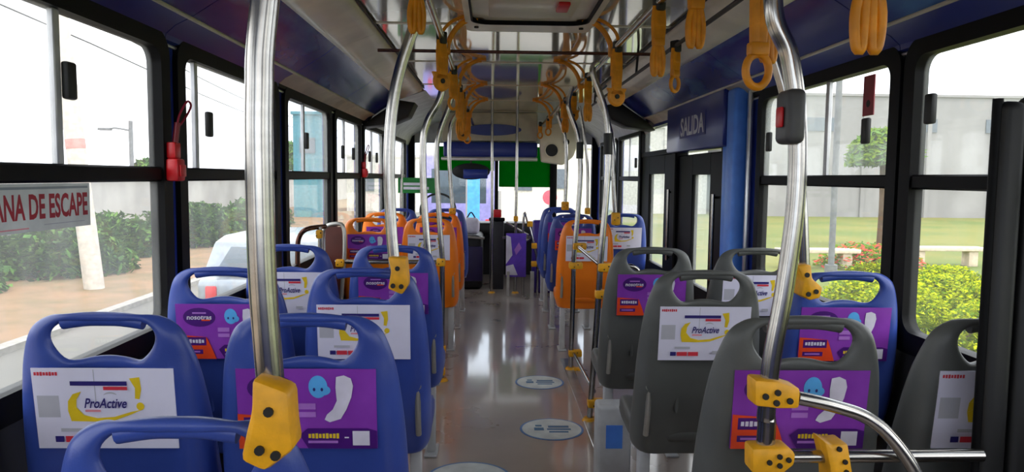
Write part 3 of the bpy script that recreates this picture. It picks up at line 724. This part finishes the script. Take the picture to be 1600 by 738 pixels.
for (x, y, Y) in ((950, 225, YA), (906, 235, YE)):
    b = MB(); c = P(x, y, Y); b.cyl(c - Vector((0, 0, .055)), c + Vector((0, 0, .055)), .024, M_BLACK, 16); b.build('rubber_sleeve', gd)
t, q = pole('slim pole clamped at the outer corner of the right orange seat', [(934, 150), (950, 190), (958, 230), (959, 290), (962, 342)], .016, 5.26, (.80, 5.26, H + .66)); small_clamp(t, q[-1], .06, .09)
t, q = pole('thin pole with yellow joint by the first right blue aisle seat', [(872, 180), (883, 215), (885, 260), (883, 322)], .015, 6.08, (RRX, 6.08, RZ)); small_clamp(t, q[-1], .06, .07)
t, q = pole('thin pale pole near the front right corner window', [(912, 205), (918, 260), (918, 330)], .014, 6.86, (P(905, 180, 6.86).x, 6.86, H + .66)); small_clamp(t, q[-1], .05, .06)

# ceiling rails with orange corner brackets
def rail(name, label, x, z, y0, y1, mt, brackets, sgn):
    t = thing(name, label, 'handrail')
    b = MB(); b.tube([(x, y0, z), (x, y1, z)], .0145, mt, 14); b.build('tube', t)
    for yb in brackets:
        b = MB(); pts = []
        for k in range(9):
            a = R(90 * k / 8); pts.append(Vector((x + sgn * .15 * (1 - math.cos(a)), yb, z - .06 + (ZC - .012 - z + .06) * math.sin(a))))
        b.tube([Vector((x, yb, z - .12))] + pts, .013, M_STRAP, 10, sub=3)
        pts2 = [Vector((x - sgn * .025, yb, z + .0)), Vector((x - sgn * .015, yb, z + .07)), Vector((x + sgn * .03, yb, ZC - .03)), Vector((x + sgn * .09, yb, ZC - .004))]
        b.tube(pts2, .008, M_STRAP, 8, sub=5)
        b.box(x - .022, x + .022, yb - .03, yb + .03, z - .03, z + .03, M_STRAP, .008)
        b.cyl((x + sgn * .15, yb, ZC - .016), (x + sgn * .15, yb, ZC - .001), .03, M_STRAP, 14)
        b.build('bracket', t, label='curved orange ceiling bracket')
    return t
rail('ceiling_rail', 'left aisle ceiling rail with curved orange brackets', RLX, RZ, Y0 + .1, 8.6, M_STEEL, (1.2, 3.5, 4.75, 6.0, 7.2), 1)
rail('ceiling_rail', 'right aisle ceiling rail with curved orange brackets', RRX, RZ, Y0 + .1, 8.6, M_STEEL, (3.5, 4.75, 6.0, 7.2), -1)
t = thing('ceiling_rail', 'thin dark ceiling rail above the right window seats', 'handrail')
b = MB(); b.tube([(.81, Y0 + .1, H + .59), (.81, 6.2, H + .59)], .009, M_BLACK, 12); b.build('tube', t)
b = MB()
for yy in (.3, 2.0, 4.2, 5.9): b.tube([(.81, yy, H + .59), (.82, yy, ZC)], .007, M_BLACK, 8)
b.build('hanger_stub', t)
t = thing('cross_rail', 'thin steel cross rail joining both aisle rails behind the roof hatch', 'handrail')
b = MB(); b.tube([(RLX - .33, 3.6, RZ + .0), (.81, 3.6, RZ)], .008, mat('bronze_tube', (0, 0, 0)), 12); b.build('tube', t)

# hanging straps
def strap(label, x, y, z, kind='ring', L=.2, rz=0, w=.02):
    t = thing('strap_hanger', label, 'strap', (x, y, z), rz, 'amber strap hangers on the ceiling rails')
    b = MB(); b.box(-.016, .016, -.022, .022, -.03, .022, M_BLACK, .006); b.build('clip', t)
    zb = -L + (.075 if kind != 'tongues' else .10)
    b = MB()
    for s in (-1, 1): b.tube([(s * .006, 0, -.015), (s * .011, 0, zb * .5), (s * .007, 0, zb)], w * .7, M_STRAP, 8, sub=5, flat=.55)
    b.box(-.021, .021, -.013, .013, zb - .012, zb + .016, M_STRAP, .005); b.box(-.019, .019, -.011, .011, zb * .55 - .008, zb * .55 + .008, M_STRAP, .004)
    b.build('webbing', t)
    b = MB()
    if kind == 'ring':
        b.tube([(.026 * math.cos(R(a)), 0, zb - .042 + .034 * math.sin(R(a))) for a in range(0, 360, 30)], .0085, M_STRAP, 10, True, sub=3)
    elif kind == 'disc':
        b.cyl((0, -.008, zb - .038), (0, .008, zb - .038), .034, M_STRAP, 20); b.tube([(.036 * math.cos(R(a)), 0, zb - .038 + .036 * math.sin(R(a))) for a in range(0, 360, 30)], .009, M_STRAP, 8, True, sub=2)
        b.prism([(-.05, -.008, zb), (.05, -.008, zb), (.036, -.008, zb - .03), (-.036, -.008, zb - .03)], (0, .016, 0), M_STRAP, .003)
        b.cyl((0, -.0125, zb - .038), (0, -.006, zb - .038), .011, M_BOLT, 12)
    else:
        for s in (-1, 1): b.tube([(s * .010, 0, zb), (s * .021, 0, zb - .05), (s * .018, 0, zb - .10), (s * .009, 0, zb - .106), (s * .006, 0, zb - .06), (s * .006, 0, zb)], .0085, M_STRAP, 10, sub=4)
    b.build('handle', t)
    return t
strap('amber strap with doubled loops hanging at the top of the second left pole', RLX - .01, 2.28, RZ, 'tongues', .155, .3, .034)
strap('amber disc-ended strap hanging from the left rail past the second pole', RLX, 3.24, RZ, 'disc', .225, .7, .028)
strap('amber strap with ring, fourth left rail position', RLX, 4.2, RZ, 'ring', .22, .5, .028)
strap('amber strap with doubled loops, midway along the left rail', RLX, 5.06, RZ, 'tongues', .30, .2, .03)
strap('amber disc-ended strap far along the left rail', RLX, 5.5, RZ, 'disc', .33, .4, .03)
strap('amber ringed strap farthest along the left rail', RLX, 6.6, RZ, 'ring', .30, .1, .03)
strap('amber strap with two long loops at the top right corner of the view', P(1358, 0, 1.17).x, 1.17, H + .60, 'tongues', .385, .0, .02)
strap('amber strap with a clear oval ring hanging by the near right pole', P(1187, 0, 1.55).x, 1.55, RZ, 'ring', .405, .15, .018)
strap('short amber folded strap tangled behind the clear oval ring strap', P(1203, 0, 1.62).x, 1.62, RZ, 'tongues', .33, .5, .02)
strap('amber strap with doubled loops left of the near right pole top', P(1088, 0, 2.0).x, 2.0, RZ, 'tongues', .235, .2, .026)
strap('amber strap with folded loops above the third right seat', RRX, 2.55, RZ, 'tongues', .235, .3, .026)
strap('amber ringed strap on the dark rail above the right seats', .81, 3.30, H + .59, 'ring', .20, .6, .028)
strap('amber disc-ended strap on the right rail before the exit door', RRX, 3.39, RZ, 'disc', .265, .3, .026)
strap('amber strap with doubled loops on the right rail, level with the door', RRX, 4.4, RZ, 'tongues', .25, .4, .024)
strap('amber disc-ended strap above the right orange seat', RRX, 5.2, RZ, 'disc', .2, .4, .026)
strap('amber strap with doubled loops past the right orange seat', RRX, 5.75, RZ, 'tongues', .235, .1, .026)
strap('small amber ringed strap in front of the grey speaker panel', RRX, 7.5, RZ, 'ring', .17, .1, .02)
strap('farthest amber ringed strap on the right rail', RRX - .03, 8.3, RZ, 'ring', .16, .1, .02)

# ------------------------------------------------------------------ small wall things
def hammer(label, y, z, s=1, loop=True):
    t = thing('emergency_handle', label, 'emergency handle', (XL + .004, y, z), 0)
    b = MB(); b.box(.014, .055, -.032 * s, .032 * s, -.045 * s, .03 * s, M_RED, .008); b.box(.014, .045, -.024 * s, .024 * s, .03 * s, .085 * s, M_RED, .006); b.box(.055, .062, -.022, .022, -.03, .01, M_RED, .003); b.build('red_housing', t)
    b = MB(); b.tube([(.035, .0, .08 * s), (.04, .01, .15 * s)], .010, mat('dark_red_grip', (120, 14, 26), .4), 10); b.build('grip', t)
    if loop:
        b = MB(); b.tube([(.04, .01, .145 * s), (.045, .02, .18 * s), (.055, .055, .225 * s), (.06, .075, .215 * s), (.055, .06, .185 * s), (.045, .02, .145 * s)], .004, mat('crimson_cord', (150, 20, 50), .6), 8, True, sub=5); b.build('cord', t)
    return t
hammer('red emergency handle with a cord loop on the post beside the escape window', 2.51, H + .02)
hammer('red emergency handle on a post far along the left windows', 6.19, H + .03)
hammer('farthest red emergency handle on the left, partly behind the second pole', 7.41, H + .03)
t = thing('red_tag', 'dark red rectangular tag on the glass of the second right window', 'tag', (XR - .004, 2.76, H + .32))
b = MB(); b.box(.015, .019, -.04, .04, -.075, .075, mat('dark_red_print', (150, 16, 40), .4)); b.build('tag_plate', t)
b = MB(); b.cyl((.0145, 0, -.03), (.0155, 0, -.03), .014, M_BOLT, 14); b.rect if False else None; b.build('tag_mark', t)
# escape window sign
p = Print(.54, .115, mat('clear_white_film', (224, 228, 226), .4)); p.text('VENTANA DE ESCAPE', 0, .002, .515, .062, mat('sign_red', (170, 20, 44), .4), .03)
p.rect(-.26, .26, .044, .050, mat('sign_grey', (150, 160, 166), .4)); p.rect(-.26, .0, -.050, -.047, M_PINK); p.rect(.06, .24, -.044, -.042, M_CREASE)
o = p.build('escape_sign', None, 0, label='white sign reading VENTANA DE ESCAPE in red on the nearest left window', cat='sign'); o.location = (XL + .001, 1.775, H - .085); o.rotation_euler = (0, 0, R(90))

# black padded screen, near right
t = thing('padded_screen', 'tall black padded screen at the right edge beside the grey seat', 'screen')
for i, (x0, x1) in enumerate(((1.03, 1.085), (1.09, 1.21), (1.215, XR - .02))):
    b = MB(); b.box(x0, x1, 1.47, 1.52 + .01 * i, .02, H + (.165 if i == 0 else .178), M_BLACK, .018, 3); b.build('padded_strip', t)
b = MB(); b.tube([(1.03, 1.49, .02), (1.03, 1.49, H + .17)], .01, M_RUBBER, 10); b.build('edge_tube', t)

# floor stickers
def sticker(label, px, py, r):
    z = .004; d = CM.to_3x3() @ Vector(((px - 800) / 1150, -(py - 369) / 1150, -1)); k = (z - H) / d.z; c = Vector((0, 0, H)) + d * k
    b = MB(); n = 40
    b.cyl((0, 0, 0.0005), (0, 0, .002), r, mat('sticker_blue', (96, 140, 196), .4), n); b.cyl((0, 0, .002), (0, 0, .0028), r * .93, mat('sticker_white', (225, 230, 226), .4), n)
    pr = mat('sticker_print', (70, 120, 160), .4)
    for (x0, x1, y0, y1) in ((-.55, -.25, -.15, .1), (-.1, .55, .1, .28), (-.15, .6, -.12, .02), (-.1, .5, -.35, -.22), (-.5, -.3, .2, .35)):
        b.box(x0 * r, x1 * r, y0 * r, y1 * r, .0028, .0032, pr)
    o = b.build('floor_sticker', None, 0, label=label, cat='sticker', group='round floor stickers'); o.location = (c.x, c.y, 0.0002)
sticker('round white floor sticker with blue print, middle one in the aisle', 862, 670, .165)
sticker('round white floor sticker farthest along the aisle', 843, 597, .155)
sticker('round white floor sticker nearest the camera, cut by the frame', 732, 748, .19)
b = MB(); b.box(.50, .565, 3.3, 5.2, .0, .006, M_ALU, .002, 1); b.build('trim_3', None, kind='structure')
# pale pedestal box by the second right seat
t = thing('seat_pedestal', 'pale grey pedestal with a small blue sticker beneath the second right seats', 'pedestal')
b = MB(); b.box(.455, .60, 3.02, 3.14, 0, .34, M_FRAMEGREY, .015, 3); b.build('pedestal_body', t)
b = MB(); b.box(.49, .56, 3.017, 3.02, .16, .26, M_DOORBLUE); b.build('blue_label', t, 0)

# ------------------------------------------------------------------ driver's area
t = thing('driver_seat', 'black driver seat with low backrest at the front left of the aisle', 'seat', (-.68, 8.75, 0))
b = MB(); b.box(-.22, .22, -.06, .06, .5, H - .47, M_BLACK, .05, 4); b.build('backrest', t)
b = MB(); b.box(-.23, .23, 0.0, .5, .42, .54, M_BLACK, .04, 4); b.build('cushion', t)
b = MB(); b.box(-.17, .17, .08, .42, 0, .42, M_BLACK, .02); b.build('pedestal', t)
t = thing('steering_wheel', 'large black steering wheel in front of the driver seat', 'steering wheel', (-.68, 9.32, H - .42), 0)
b = MB(); b.tube([(.22 * math.cos(R(a)), .10 * math.sin(R(a)), .20 * math.sin(R(a))) for a in range(0, 360, 20)], .014, M_BLACK, 8, True, sub=2); b.build('rim', t)
b = MB(); b.cyl((0, .0, 0), (0, .25, -.3), .03, M_BLACK)
for a in (90, 210, 330): b.tube([(0, 0, 0), (.22 * math.cos(R(a)), .1 * math.sin(R(a)), .2 * math.sin(R(a)))], .011, M_BLACK, 8)
b.build('spoke_and_column', t)
t = thing('engine_cover', 'dark engine cover box with white and red items on top by the driver', 'cover', (-.10, 8.55, 0))
b = MB(); b.box(-.30, .0, -.1, .7, 0, .62, M_BLACK, .05, 3); b.box(-.28, .0, -.14, -.1, .1, .5, mat('dark_purple_panel', (40, 30, 76), .4), .01); b.build('cover_body', t)
b = MB(); b.tube([(-.30, -.15, .62), (.02, -.15, .60)], .014, M_SATIN); b.build('front_rail', t)
t = thing('driver_partition', 'tall dark partition board behind the driver beside the centre poles', 'partition', (.08, 8.35, 0))
b = MB(); b.box(-.10, .06, -.02, .03, .02, H - .50, mat('partition_dark', (44, 44, 50), .5), .01); b.build('board', t)
b = MB(); b.box(-.11, .07, -.03, .04, H - .50, H - .46, M_RUBBER, .01); b.build('cap_rail', t)
t = thing('white_bag', 'white bag lying on the engine cover left of the partition', 'bag', (-.24, 8.6, .625))
b = MB(); b.box(-.10, .10, -.07, .08, 0, .2, M_PADW, .06, 4); b.build('bag_body', t); b = MB(); b.tube([(-.05, 0, .19), (0, 0, .26), (.05, 0, .19)], .008, M_BLACK, 8, sub=6); b.build('bag_handle', t)
t = thing('red_box', 'small red box resting on top of the dark partition', 'box', (.05, 8.36, H - .458))
b = MB(); b.box(-.06, .06, -.03, .03, 0, .09, M_RED, .012, 2); b.box(-.062, .062, -.032, .032, .07, .078, M_REDPR); b.build('box_body', t)
# entrance barrier with purple and white print
t = thing('entrance_barrier', 'purple and white printed barrier panel beside the front centre pole', 'barrier', (.33, 8.0, 0))
pz = Print(.22, .48, mat('violet_panel', (104, 66, 196), .4)); pz.poly([(-.11, -.1), (-.04, .0), (-.06, .2), (-.11, .22)], M_PADW); pz.poly([(.0, .0), (.06, .08), (.03, .14), (-.02, .06)], M_LILAC); pz.poly([(-.11, -.22), (.02, -.22), (-.03, -.10), (-.11, -.12)], M_PADW)
o = pz.build('panel', t, 0); o.location = (-.06, 0, .45)
b = MB(); b.tube([(.02, .05, .0), (.02, .05, .86), (.07, .05, .80), (.14, .05, .55), (.18, .05, .35), (.18, .05, 0.0)], .013, M_STEEL, 12, sub=6); b.build('hoop', t)
b = MB()
for zz in (.76, .52, .32): b.box(.11 - (zz > .6) * .05, .17 - (zz > .6) * .05, .02, .08, zz, zz + .06, M_YELLOW, .008)
b.build('clamp', t)
b = MB(); b.box(-.16, -.13, -.01, .03, 0, .27, M_SATIN); b.box(.10, .14, -.01, .03, 0, .27, M_SATIN); b.build('foot', t)
t = thing('turnstile', 'steel turnstile with a purple casing at the front right of the aisle', 'turnstile', (.62, 8.3, 0))
b = MB(); b.box(-.16, .16, -.1, .1, .0, .82, mat('dark_violet_case', (62, 40, 140), .35), .03, 3); b.build('casing', t)
b = MB()
for a in (180, 150, 210): b.tube([(-.16, 0, .62), (-.16 + .34 * math.cos(R(a)), -.05, .62 + .34 * math.sin(R(a)))], .014, M_STEEL, 10)
b.build('arm', t)

# ------------------------------------------------------------------ outside
GZ = -.95
def slab(name, x0, x1, y0, y1, z, mt):
    b = MB(); b.box(x0, x1, y0, y1, z - .3, z, mt); return b.build(name, None, 0, kind='structure')
M_ROAD = mat('pale_road', (100, 98, 92), .9, vscale=.5, rgb2=(114, 110, 102), bump=.2, bscale=20)
M_DIRT = mat('dry_dirt', (138, 108, 78), .95, vscale=1.3, rgb2=(112, 96, 64), bump=.3, bscale=9, detail=9)
M_LAWN = mat('grass_field', (116, 116, 52), .95, vscale=.25, rgb2=(92, 108, 44), bump=.3, bscale=12, detail=9)
slab('road', -6.0, 3.4, -30, 120, GZ, M_ROAD)
slab('kerb', -6.2, -6.0, -30, 120, GZ + .08, mat('kerb_stone', (150, 146, 138), .9))
slab('dirt_verge', -70, -6.2, -30, 120, GZ + .04, M_DIRT)
slab('lawn', 3.4, 90, -30, 120, GZ + .06, M_LAWN)

def leafy(name, r, n, mts, flat=.8, leaf=.06):
    b = MB(); rnd = random.Random(n + int(r * 100))
    for k in range(n):
        while True:
            p = Vector((rnd.uniform(-1, 1), rnd.uniform(-1, 1), rnd.uniform(0, 1)))
            if .45 < p.length < 1 + .12 * rnd.random(): break
        p = Vector((p.x * r, p.y * r, p.z * r * flat)); a = Vector((rnd.gauss(0, 1), rnd.gauss(0, 1), rnd.gauss(0, .6))).normalized(); c = a.orthogonal().normalized(); l = leaf * rnd.uniform(.7, 1.4)
        d = a.cross(c)
        b.add([p - a * l, p + c * l * .45 + d * l * .1, p + a * l, p - c * l * .45 + d * l * .1], [[0, 1, 2, 3]], rnd.choice(mts))
    return b
ML = [mat('leaf_green', (70, 112, 40), .8, spec=.15), mat('leaf_mid_green', (92, 126, 52), .8, spec=.15), mat('leaf_dark_green', (54, 88, 36), .8, spec=.15)]
MY = [mat('hedge_yellow_green', (146, 158, 4), .8, spec=.1), mat('hedge_lime', (168, 176, 6), .8, spec=.1), mat('hedge_green', (98, 124, 12), .8, spec=.1)]
MRF = [MY[2], ML[0], mat('red_flower', (214, 62, 48), .7)]
def bush_proto(mts, leaf, n, nm, cat):
    t = thing(nm, 'x', cat)
    leafy('f', 1, n, mts, .8, leaf).build('foliage', t, 0)
    b = MB()
    for a in range(5): b.tube([(0, 0, 0), (.2 * math.cos(a * 1.26), .2 * math.sin(a * 1.26), .35), (.4 * math.cos(a * 1.3), .4 * math.sin(a * 1.3), .6)], .02, mat('bark', (96, 76, 58), .9), 5, sub=2)
    b.build('stems', t); return t
pb = bush_proto(ML, .07, 3400, 'roadside_bush', 'bush'); first = True
rnd = random.Random(3)
def put(proto, used, x, y, s, sz, label, group):
    o = proto if not used else copy_tree(proto)
    o.location = (x, y, GZ + .03); o.rotation_euler = (0, 0, rnd.uniform(0, 6)); o.scale = (s, s, sz); o['label'] = label; o['group'] = group; return o
used = False
ORD = ['first', 'second', 'third', 'fourth', 'fifth', 'sixth', 'seventh', 'eighth', 'ninth', 'tenth', 'eleventh']
for k in range(10):
    x = -9.7 - (k % 2) * .8; y = 3.4 + k * 3.3
    put(pb, used, x, y, 1.5 + rnd.random() * .1, 1.15 + rnd.random() * .45, 'green roadside bush, ' + ORD[k] + ' along the left verge counting from the rear of the bus', 'roadside bushes'); used = True
hb_ = bush_proto(MY, .055, 3800, 'hedge_bush', 'bush'); used = False
for r_ in range(6):
    for c_ in range(5):
        y = 7.2 + r_ * 1.45; x = 4.6 + .37 * (y - 7.2) + c_ * 1.5 + (r_ % 2) * .4
        put(hb_, used, x, y, .67 + rnd.random() * .03, .62 + rnd.random() * .2, 'yellow-green bush in the right bed, ' + ORD[r_] + ' row outward, ' + ORD[c_] + ' from the bus', 'yellow-green bushes'); used = True
fb = bush_proto(MRF, .05, 2500, 'flowering_bush', 'bush'); fb.location = (9.6, 18.4, GZ + .03); fb['label'] = 'low bush with red flowers outside the second right window'; fb.scale = (1.3, 1, .8)
def tree(label, x, y, h, r, mts, nm='tree'):
    t = thing(nm, label, 'tree', (x, y, GZ)); o = leafy('f', r, 3800, mts, 1.1, .13).build('foliage', t, 0); o.location = (0, 0, h - r * .7)
    b = MB(); b.tube([(0, 0, 0), (.05, .03, h * .4), (0, 0, h * .8)], .1, mat('bark', (0, 0, 0)), 8, sub=4); b.build('trunk', t)
tree('small leafy tree beyond the lawn by the second right window', 12.6, 23.5, 3.5, 1.05, [MY[2], ML[1]])
tree('rounded tree far left of the road', -12.3, 44, 3.6, 1.5, ML)
tree('small green tree behind the roadside bushes', -16.2, 36, 2.4, 1.4, ML)
def bench(label, x, y):
    t = thing('concrete_bench', label, 'bench', (x, y, GZ + .06)); mc = mat('cream_concrete', (216, 198, 176), .85)
    b = MB(); b.box(-1.0, 1.0, -.22, .22, .40, .50, mc, .015); b.build('bench_top', t)
    for s in (-1, 1): b = MB(); b.box(s * .7 - .12, s * .7 + .12, -.16, .16, 0, .4, mc, .01); b.build('leg', t)
bench('cream concrete bench outside the second right window', 8.1, 18.0); bench('cream concrete bench outside the nearest right window', 11.8, 18.8)
# far wall / building on the right, road wall on the left
def building(name, label, cat, x0, x1, y0, y1, h, mt, wins=(), joints=0, mr=None):
    t = thing(name, label, cat, ((x0 + x1) / 2, (y0 + y1) / 2, GZ)); w, d = (x1 - x0) / 2, (y1 - y0) / 2
    b = MB(); b.box(-w, w, -d, d, 0, h, mt); b.build('wall', t, 0)
    b = MB(); b.box(-w - .1, w + .1, -d - .1, d + .1, h, h + .15, mr or mt); b.build('parapet', t, 0)
    for (cx, cz, ww, hh) in wins:
        b = MB(); b.box(cx - ww / 2, cx + ww / 2, -d - .06, -d + .02, cz - hh / 2, cz + hh / 2, mat('far_window', (96, 106, 116), .3)); b.build('window', t, 0)
    for k in range(joints):
        b = MB(); xx = -w + (k + 1) * 2 * w / (joints + 1); b.box(xx - .12, xx + .12, -d - .12, -d, 0, h, mt); b.build('pilaster', t, 0)
    return t
M_MAST = mat('mast_grey', (120, 122, 124), .8)
M_FGREY = mat('far_grey_render', (150, 148, 148), .9, vscale=.4)
building('warehouse', 'long low grey warehouse wall beyond the lawn on the right', 'building', 14.5, 42, 44, 52, 7.3, M_FGREY, [(-9, 5.6, 3, .8), (-3, 5.6, 3, .8), (3, 5.6, 3, .8)], 6)
building('warehouse', 'pale grey block seen through the far right windows', 'building', 8.2, 13.5, 46, 52, 5.4, mat('far_pale_render', (196, 196, 192), .9), [(-1, 3.4, 1, 1)], 1)
building('boundary_wall', 'low grey boundary wall behind the left roadside bushes', 'wall', -14.2, -13.8, -10, 75, 2.35, mat('far_grey_wall', (178, 176, 172), .9, vscale=.6))
building('shop_building', 'white low building seen through the right half of the windscreen', 'building', .5, 4.8, 34, 40, 3.6, mat('far_white_render', (232, 226, 208), .9), [(-1.2, 2.1, .8, .9), (.6, 2.2, .5, .9)], 0)
building('house', 'cream house seen through the front left windows', 'building', -9, -4.6, 46, 52, 3.4, mat('far_cream_render', (226, 222, 210), .9), [(-1, 1.8, 1, 1)], 0)
building('shop_building', 'teal fronted kiosk seen through the third left window', 'building', -10.4, -8.9, 39, 41, 5.4, mat('teal_paint', (74, 136, 150), .7), [(0, 3.8, .8, .8)], 0)
# utility pole, lamp post, wires
M_CONC = mat('pole_concrete', (206, 198, 186), .85)
t = thing('utility_pole', 'thick pale leaning concrete pole outside the nearest left window', 'pole', (-7.6, 14.2, GZ))
b = MB(); b.cyl((.0, 0, 0), (-.85, 0, 9), .18, M_CONC, 16, .14); b.build('shaft', t)
b = MB(); b.cyl((-.255, 0, 2.7), (-.27, 0, 2.88), .172, mat('pink_paint', (206, 150, 142), .8), 16); b.build('painted_band', t)
b = MB(); b.box(-1.6, .1, -.05, .05, 7.6, 7.75, M_CONC); b.build('crossarm', t)
t = thing('lamp_post', 'thin grey lamp post with one arm outside the nearest left window', 'lamp post', (-14.9, 31, GZ))
b = MB(); b.cyl((0, 0, 0), (0, 0, 4.4), .09, M_MAST, 10); b.build('mast', t); b = MB(); b.tube([(0, 0, 4.0), (-.6, 0, 4.1), (-.9, 0, 4.05)], .04, M_MAST, 8, sub=4); b.build('arm', t); b = MB(); b.box(-1.3, -.8, -.12, .12, 4.0, 4.1, M_MAST, .02); b.build('lantern', t)
t = thing('utility_pole', 'thin dark distant pole beside the grey lamp post', 'pole', (-13.2, 29.4, GZ)); b = MB(); b.cyl((0, 0, 0), (0, 0, 3.6), .10, mat('dark_timber', (96, 92, 86), .9), 10); b.build('shaft', t)
for k, zz in enumerate((5.2, 4.6)):
    b = MB(); b.tube([(-9.4, -10, zz + .7), (-9.6, 14, zz), (-12, 40, zz - .4), (-14, 80, zz + .2)], .02, M_BLACK, 5, sub=5); b.build('overhead_wire', None, label=('upper' if k == 0 else 'lower') + ' thin overhead wire along the left roadside', cat='wire')
t = thing('lamp_post', 'slim grey post standing on the lawn outside the second right window', 'lamp post', (7.9, 16.8, GZ)); b = MB(); b.cyl((0, 0, 0), (0, 0, 5.8), .07, M_MAST, 10); b.build('mast', t); b = MB(); b.cyl((0, 0, 0), (0, 0, .3), .14, M_MAST, 10); b.build('foot', t)

# vehicles
def car(nm, label, cat, x, y, w, l, h, mt, rz=0, van=False):
    t = thing(nm, label, cat, (x, y, GZ), rz)
    prof = [(-l / 2, .35), (-l / 2, .95), (-l / 2 + .15, 1.0), (-l * .36, h - .06), (-l * .28, h), (l * .1, h), (l * .22, h - .12), (l * .33, 1.02), (l / 2 - .1, .9), (l / 2, .55), (l / 2, .35)] if not van else \
           [(-l / 2, .45), (-l / 2, h - .1), (-l / 2 + .1, h), (l * .36, h), (l * .44, h - .2), (l * .49, 1.3), (l / 2, .5)]
    b = MB(); b.prism([Vector((-w / 2, a, z)) for a, z in prof], (w, 0, 0), mt, .05); b.build('body', t)
    gl = mat('car_glass', (60, 74, 84), .1)
    b = MB(); zt, zb = (h - .12, 1.02) if not van else (h - .5, 1.4); yy = -l / 2
    if van: b.box(-w * .38, w * .38, yy - .01, yy + .03, zb, zt, gl, .02)
    else: b.prism([Vector((-w * .4, yy + .14, 1.03)), Vector((w * .4, yy + .14, 1.03)), Vector((w * .36, -l * .37, h - .12)), Vector((-w * .36, -l * .37, h - .12))], (0, -.03, 0), gl)
    b.build('rear_window', t)
    for s in (-1, 1):
        b = MB(); b.box(s * (w / 2 + .0) - .012, s * (w / 2) + .012, -l * .28, l * .18, 1.0 if not van else 1.4, h - .14, gl, .01); b.build('side_window', t)
        b = MB(); b.box(s * w * .4 - .07, s * w * .4 + .07, -l / 2 - .02, -l / 2 + .05, .7, .9, M_RED, .02); b.build('tail_lamp', t)
        for q in (-.3, .32):
            b = MB(); b.cyl((s * w / 2 - s * .2, l * q, .33), (s * w / 2 + s * .02, l * q, .33), .33, M_BLACK, 20); b.build('wheel', t)
    return t
car('car', 'pale silver car on the road outside the second left window', 'car', -2.68, 11.0, 1.75, 4.2, 1.45, mat('silver_car_paint', (140, 148, 154), .25, .3, coat=.5))
car('van', 'tall pale lavender truck seen through the left half of the windscreen', 'truck', -1.05, 27, 2.3, 7, 3.0, mat('lavender_paint', (150, 144, 206), .3, coat=.4), 0, True)
t = thing('banner', 'tall bright blue banner on a post ahead of the bus', 'banner', (-.55, 22, GZ))
b = MB(); b.box(-.19, .19, -.02, .02, .6, 3.0, mat('cyan_banner', (70, 160, 232), .6), .005); b.build('cloth', t, 0); b = MB(); b.cyl((-.2, 0, 0), (-.2, 0, 3.1), .03, M_FGREY, 8); b.build('post', t)
t = thing('road_sign', 'round red sign on a pole ahead of the windscreen right half', 'sign', (2.05, 26, GZ))
b = MB(); b.cyl((0, 0, 0), (0, 0, 1.5), .035, M_FGREY, 8); b.build('post', t); b = MB(); b.cyl((0, -.03, 1.55), (0, .0, 1.55), .26, mat('sign_coral', (226, 88, 104), .5), 20); b.build('sign_plate', t)

# ------------------------------------------------------------------ every loose piece of a repeated part becomes a part of its own
def split_islands(names):
    done = {}
    for o in [o for o in COL.objects if o.type == 'MESH' and o.name.split('.')[0] in names]:
        me = o.data
        if me.name not in done:
            n = len(me.vertices); par = list(range(n))
            def find(a):
                while par[a] != a: par[a] = par[par[a]]; a = par[a]
                return a
            for e in me.edges:
                a, c = find(e.vertices[0]), find(e.vertices[1])
                if a != c: par[a] = c
            grp = {}
            for p_ in me.polygons: grp.setdefault(find(p_.vertices[0]), []).append(p_)
            out = []
            if len(grp) > 1:
                for ps in grp.values():
                    idx = {}; v = []; f_ = []; mi = []
                    for p_ in ps:
                        q = []
                        for w_ in p_.vertices:
                            if w_ not in idx: idx[w_] = len(v); v.append(tuple(me.vertices[w_].co))
                            q.append(idx[w_])
                        f_.append(q); mi.append(p_.material_index)
                    m2 = bpy.data.meshes.new(me.name); m2.from_pydata(v, [], f_)
                    for mm in me.materials: m2.materials.append(mm)
                    m2.polygons.foreach_set('material_index', mi); m2.update(); m2.shade_smooth(); m2.set_sharp_from_angle(angle=R(40)); out.append(m2)
            done[me.name] = out
        out = done[me.name]
        if out:
            o.data = out[0]
            for m2 in out[1:]: c = o.copy(); c.data = m2; COL.objects.link(c)
split_islands({'foot', 'bolt', 'cross_tube', 'screw_cap', 'edge_bead', 'hanger_stub', 'panel_rib', 'blue_upright', 'divider', 'sun_film', 'joint_strip', 'door_frame', 'upper_wall', 'lower_panel', 'panel', 'sill_strip', 'front_panel'})
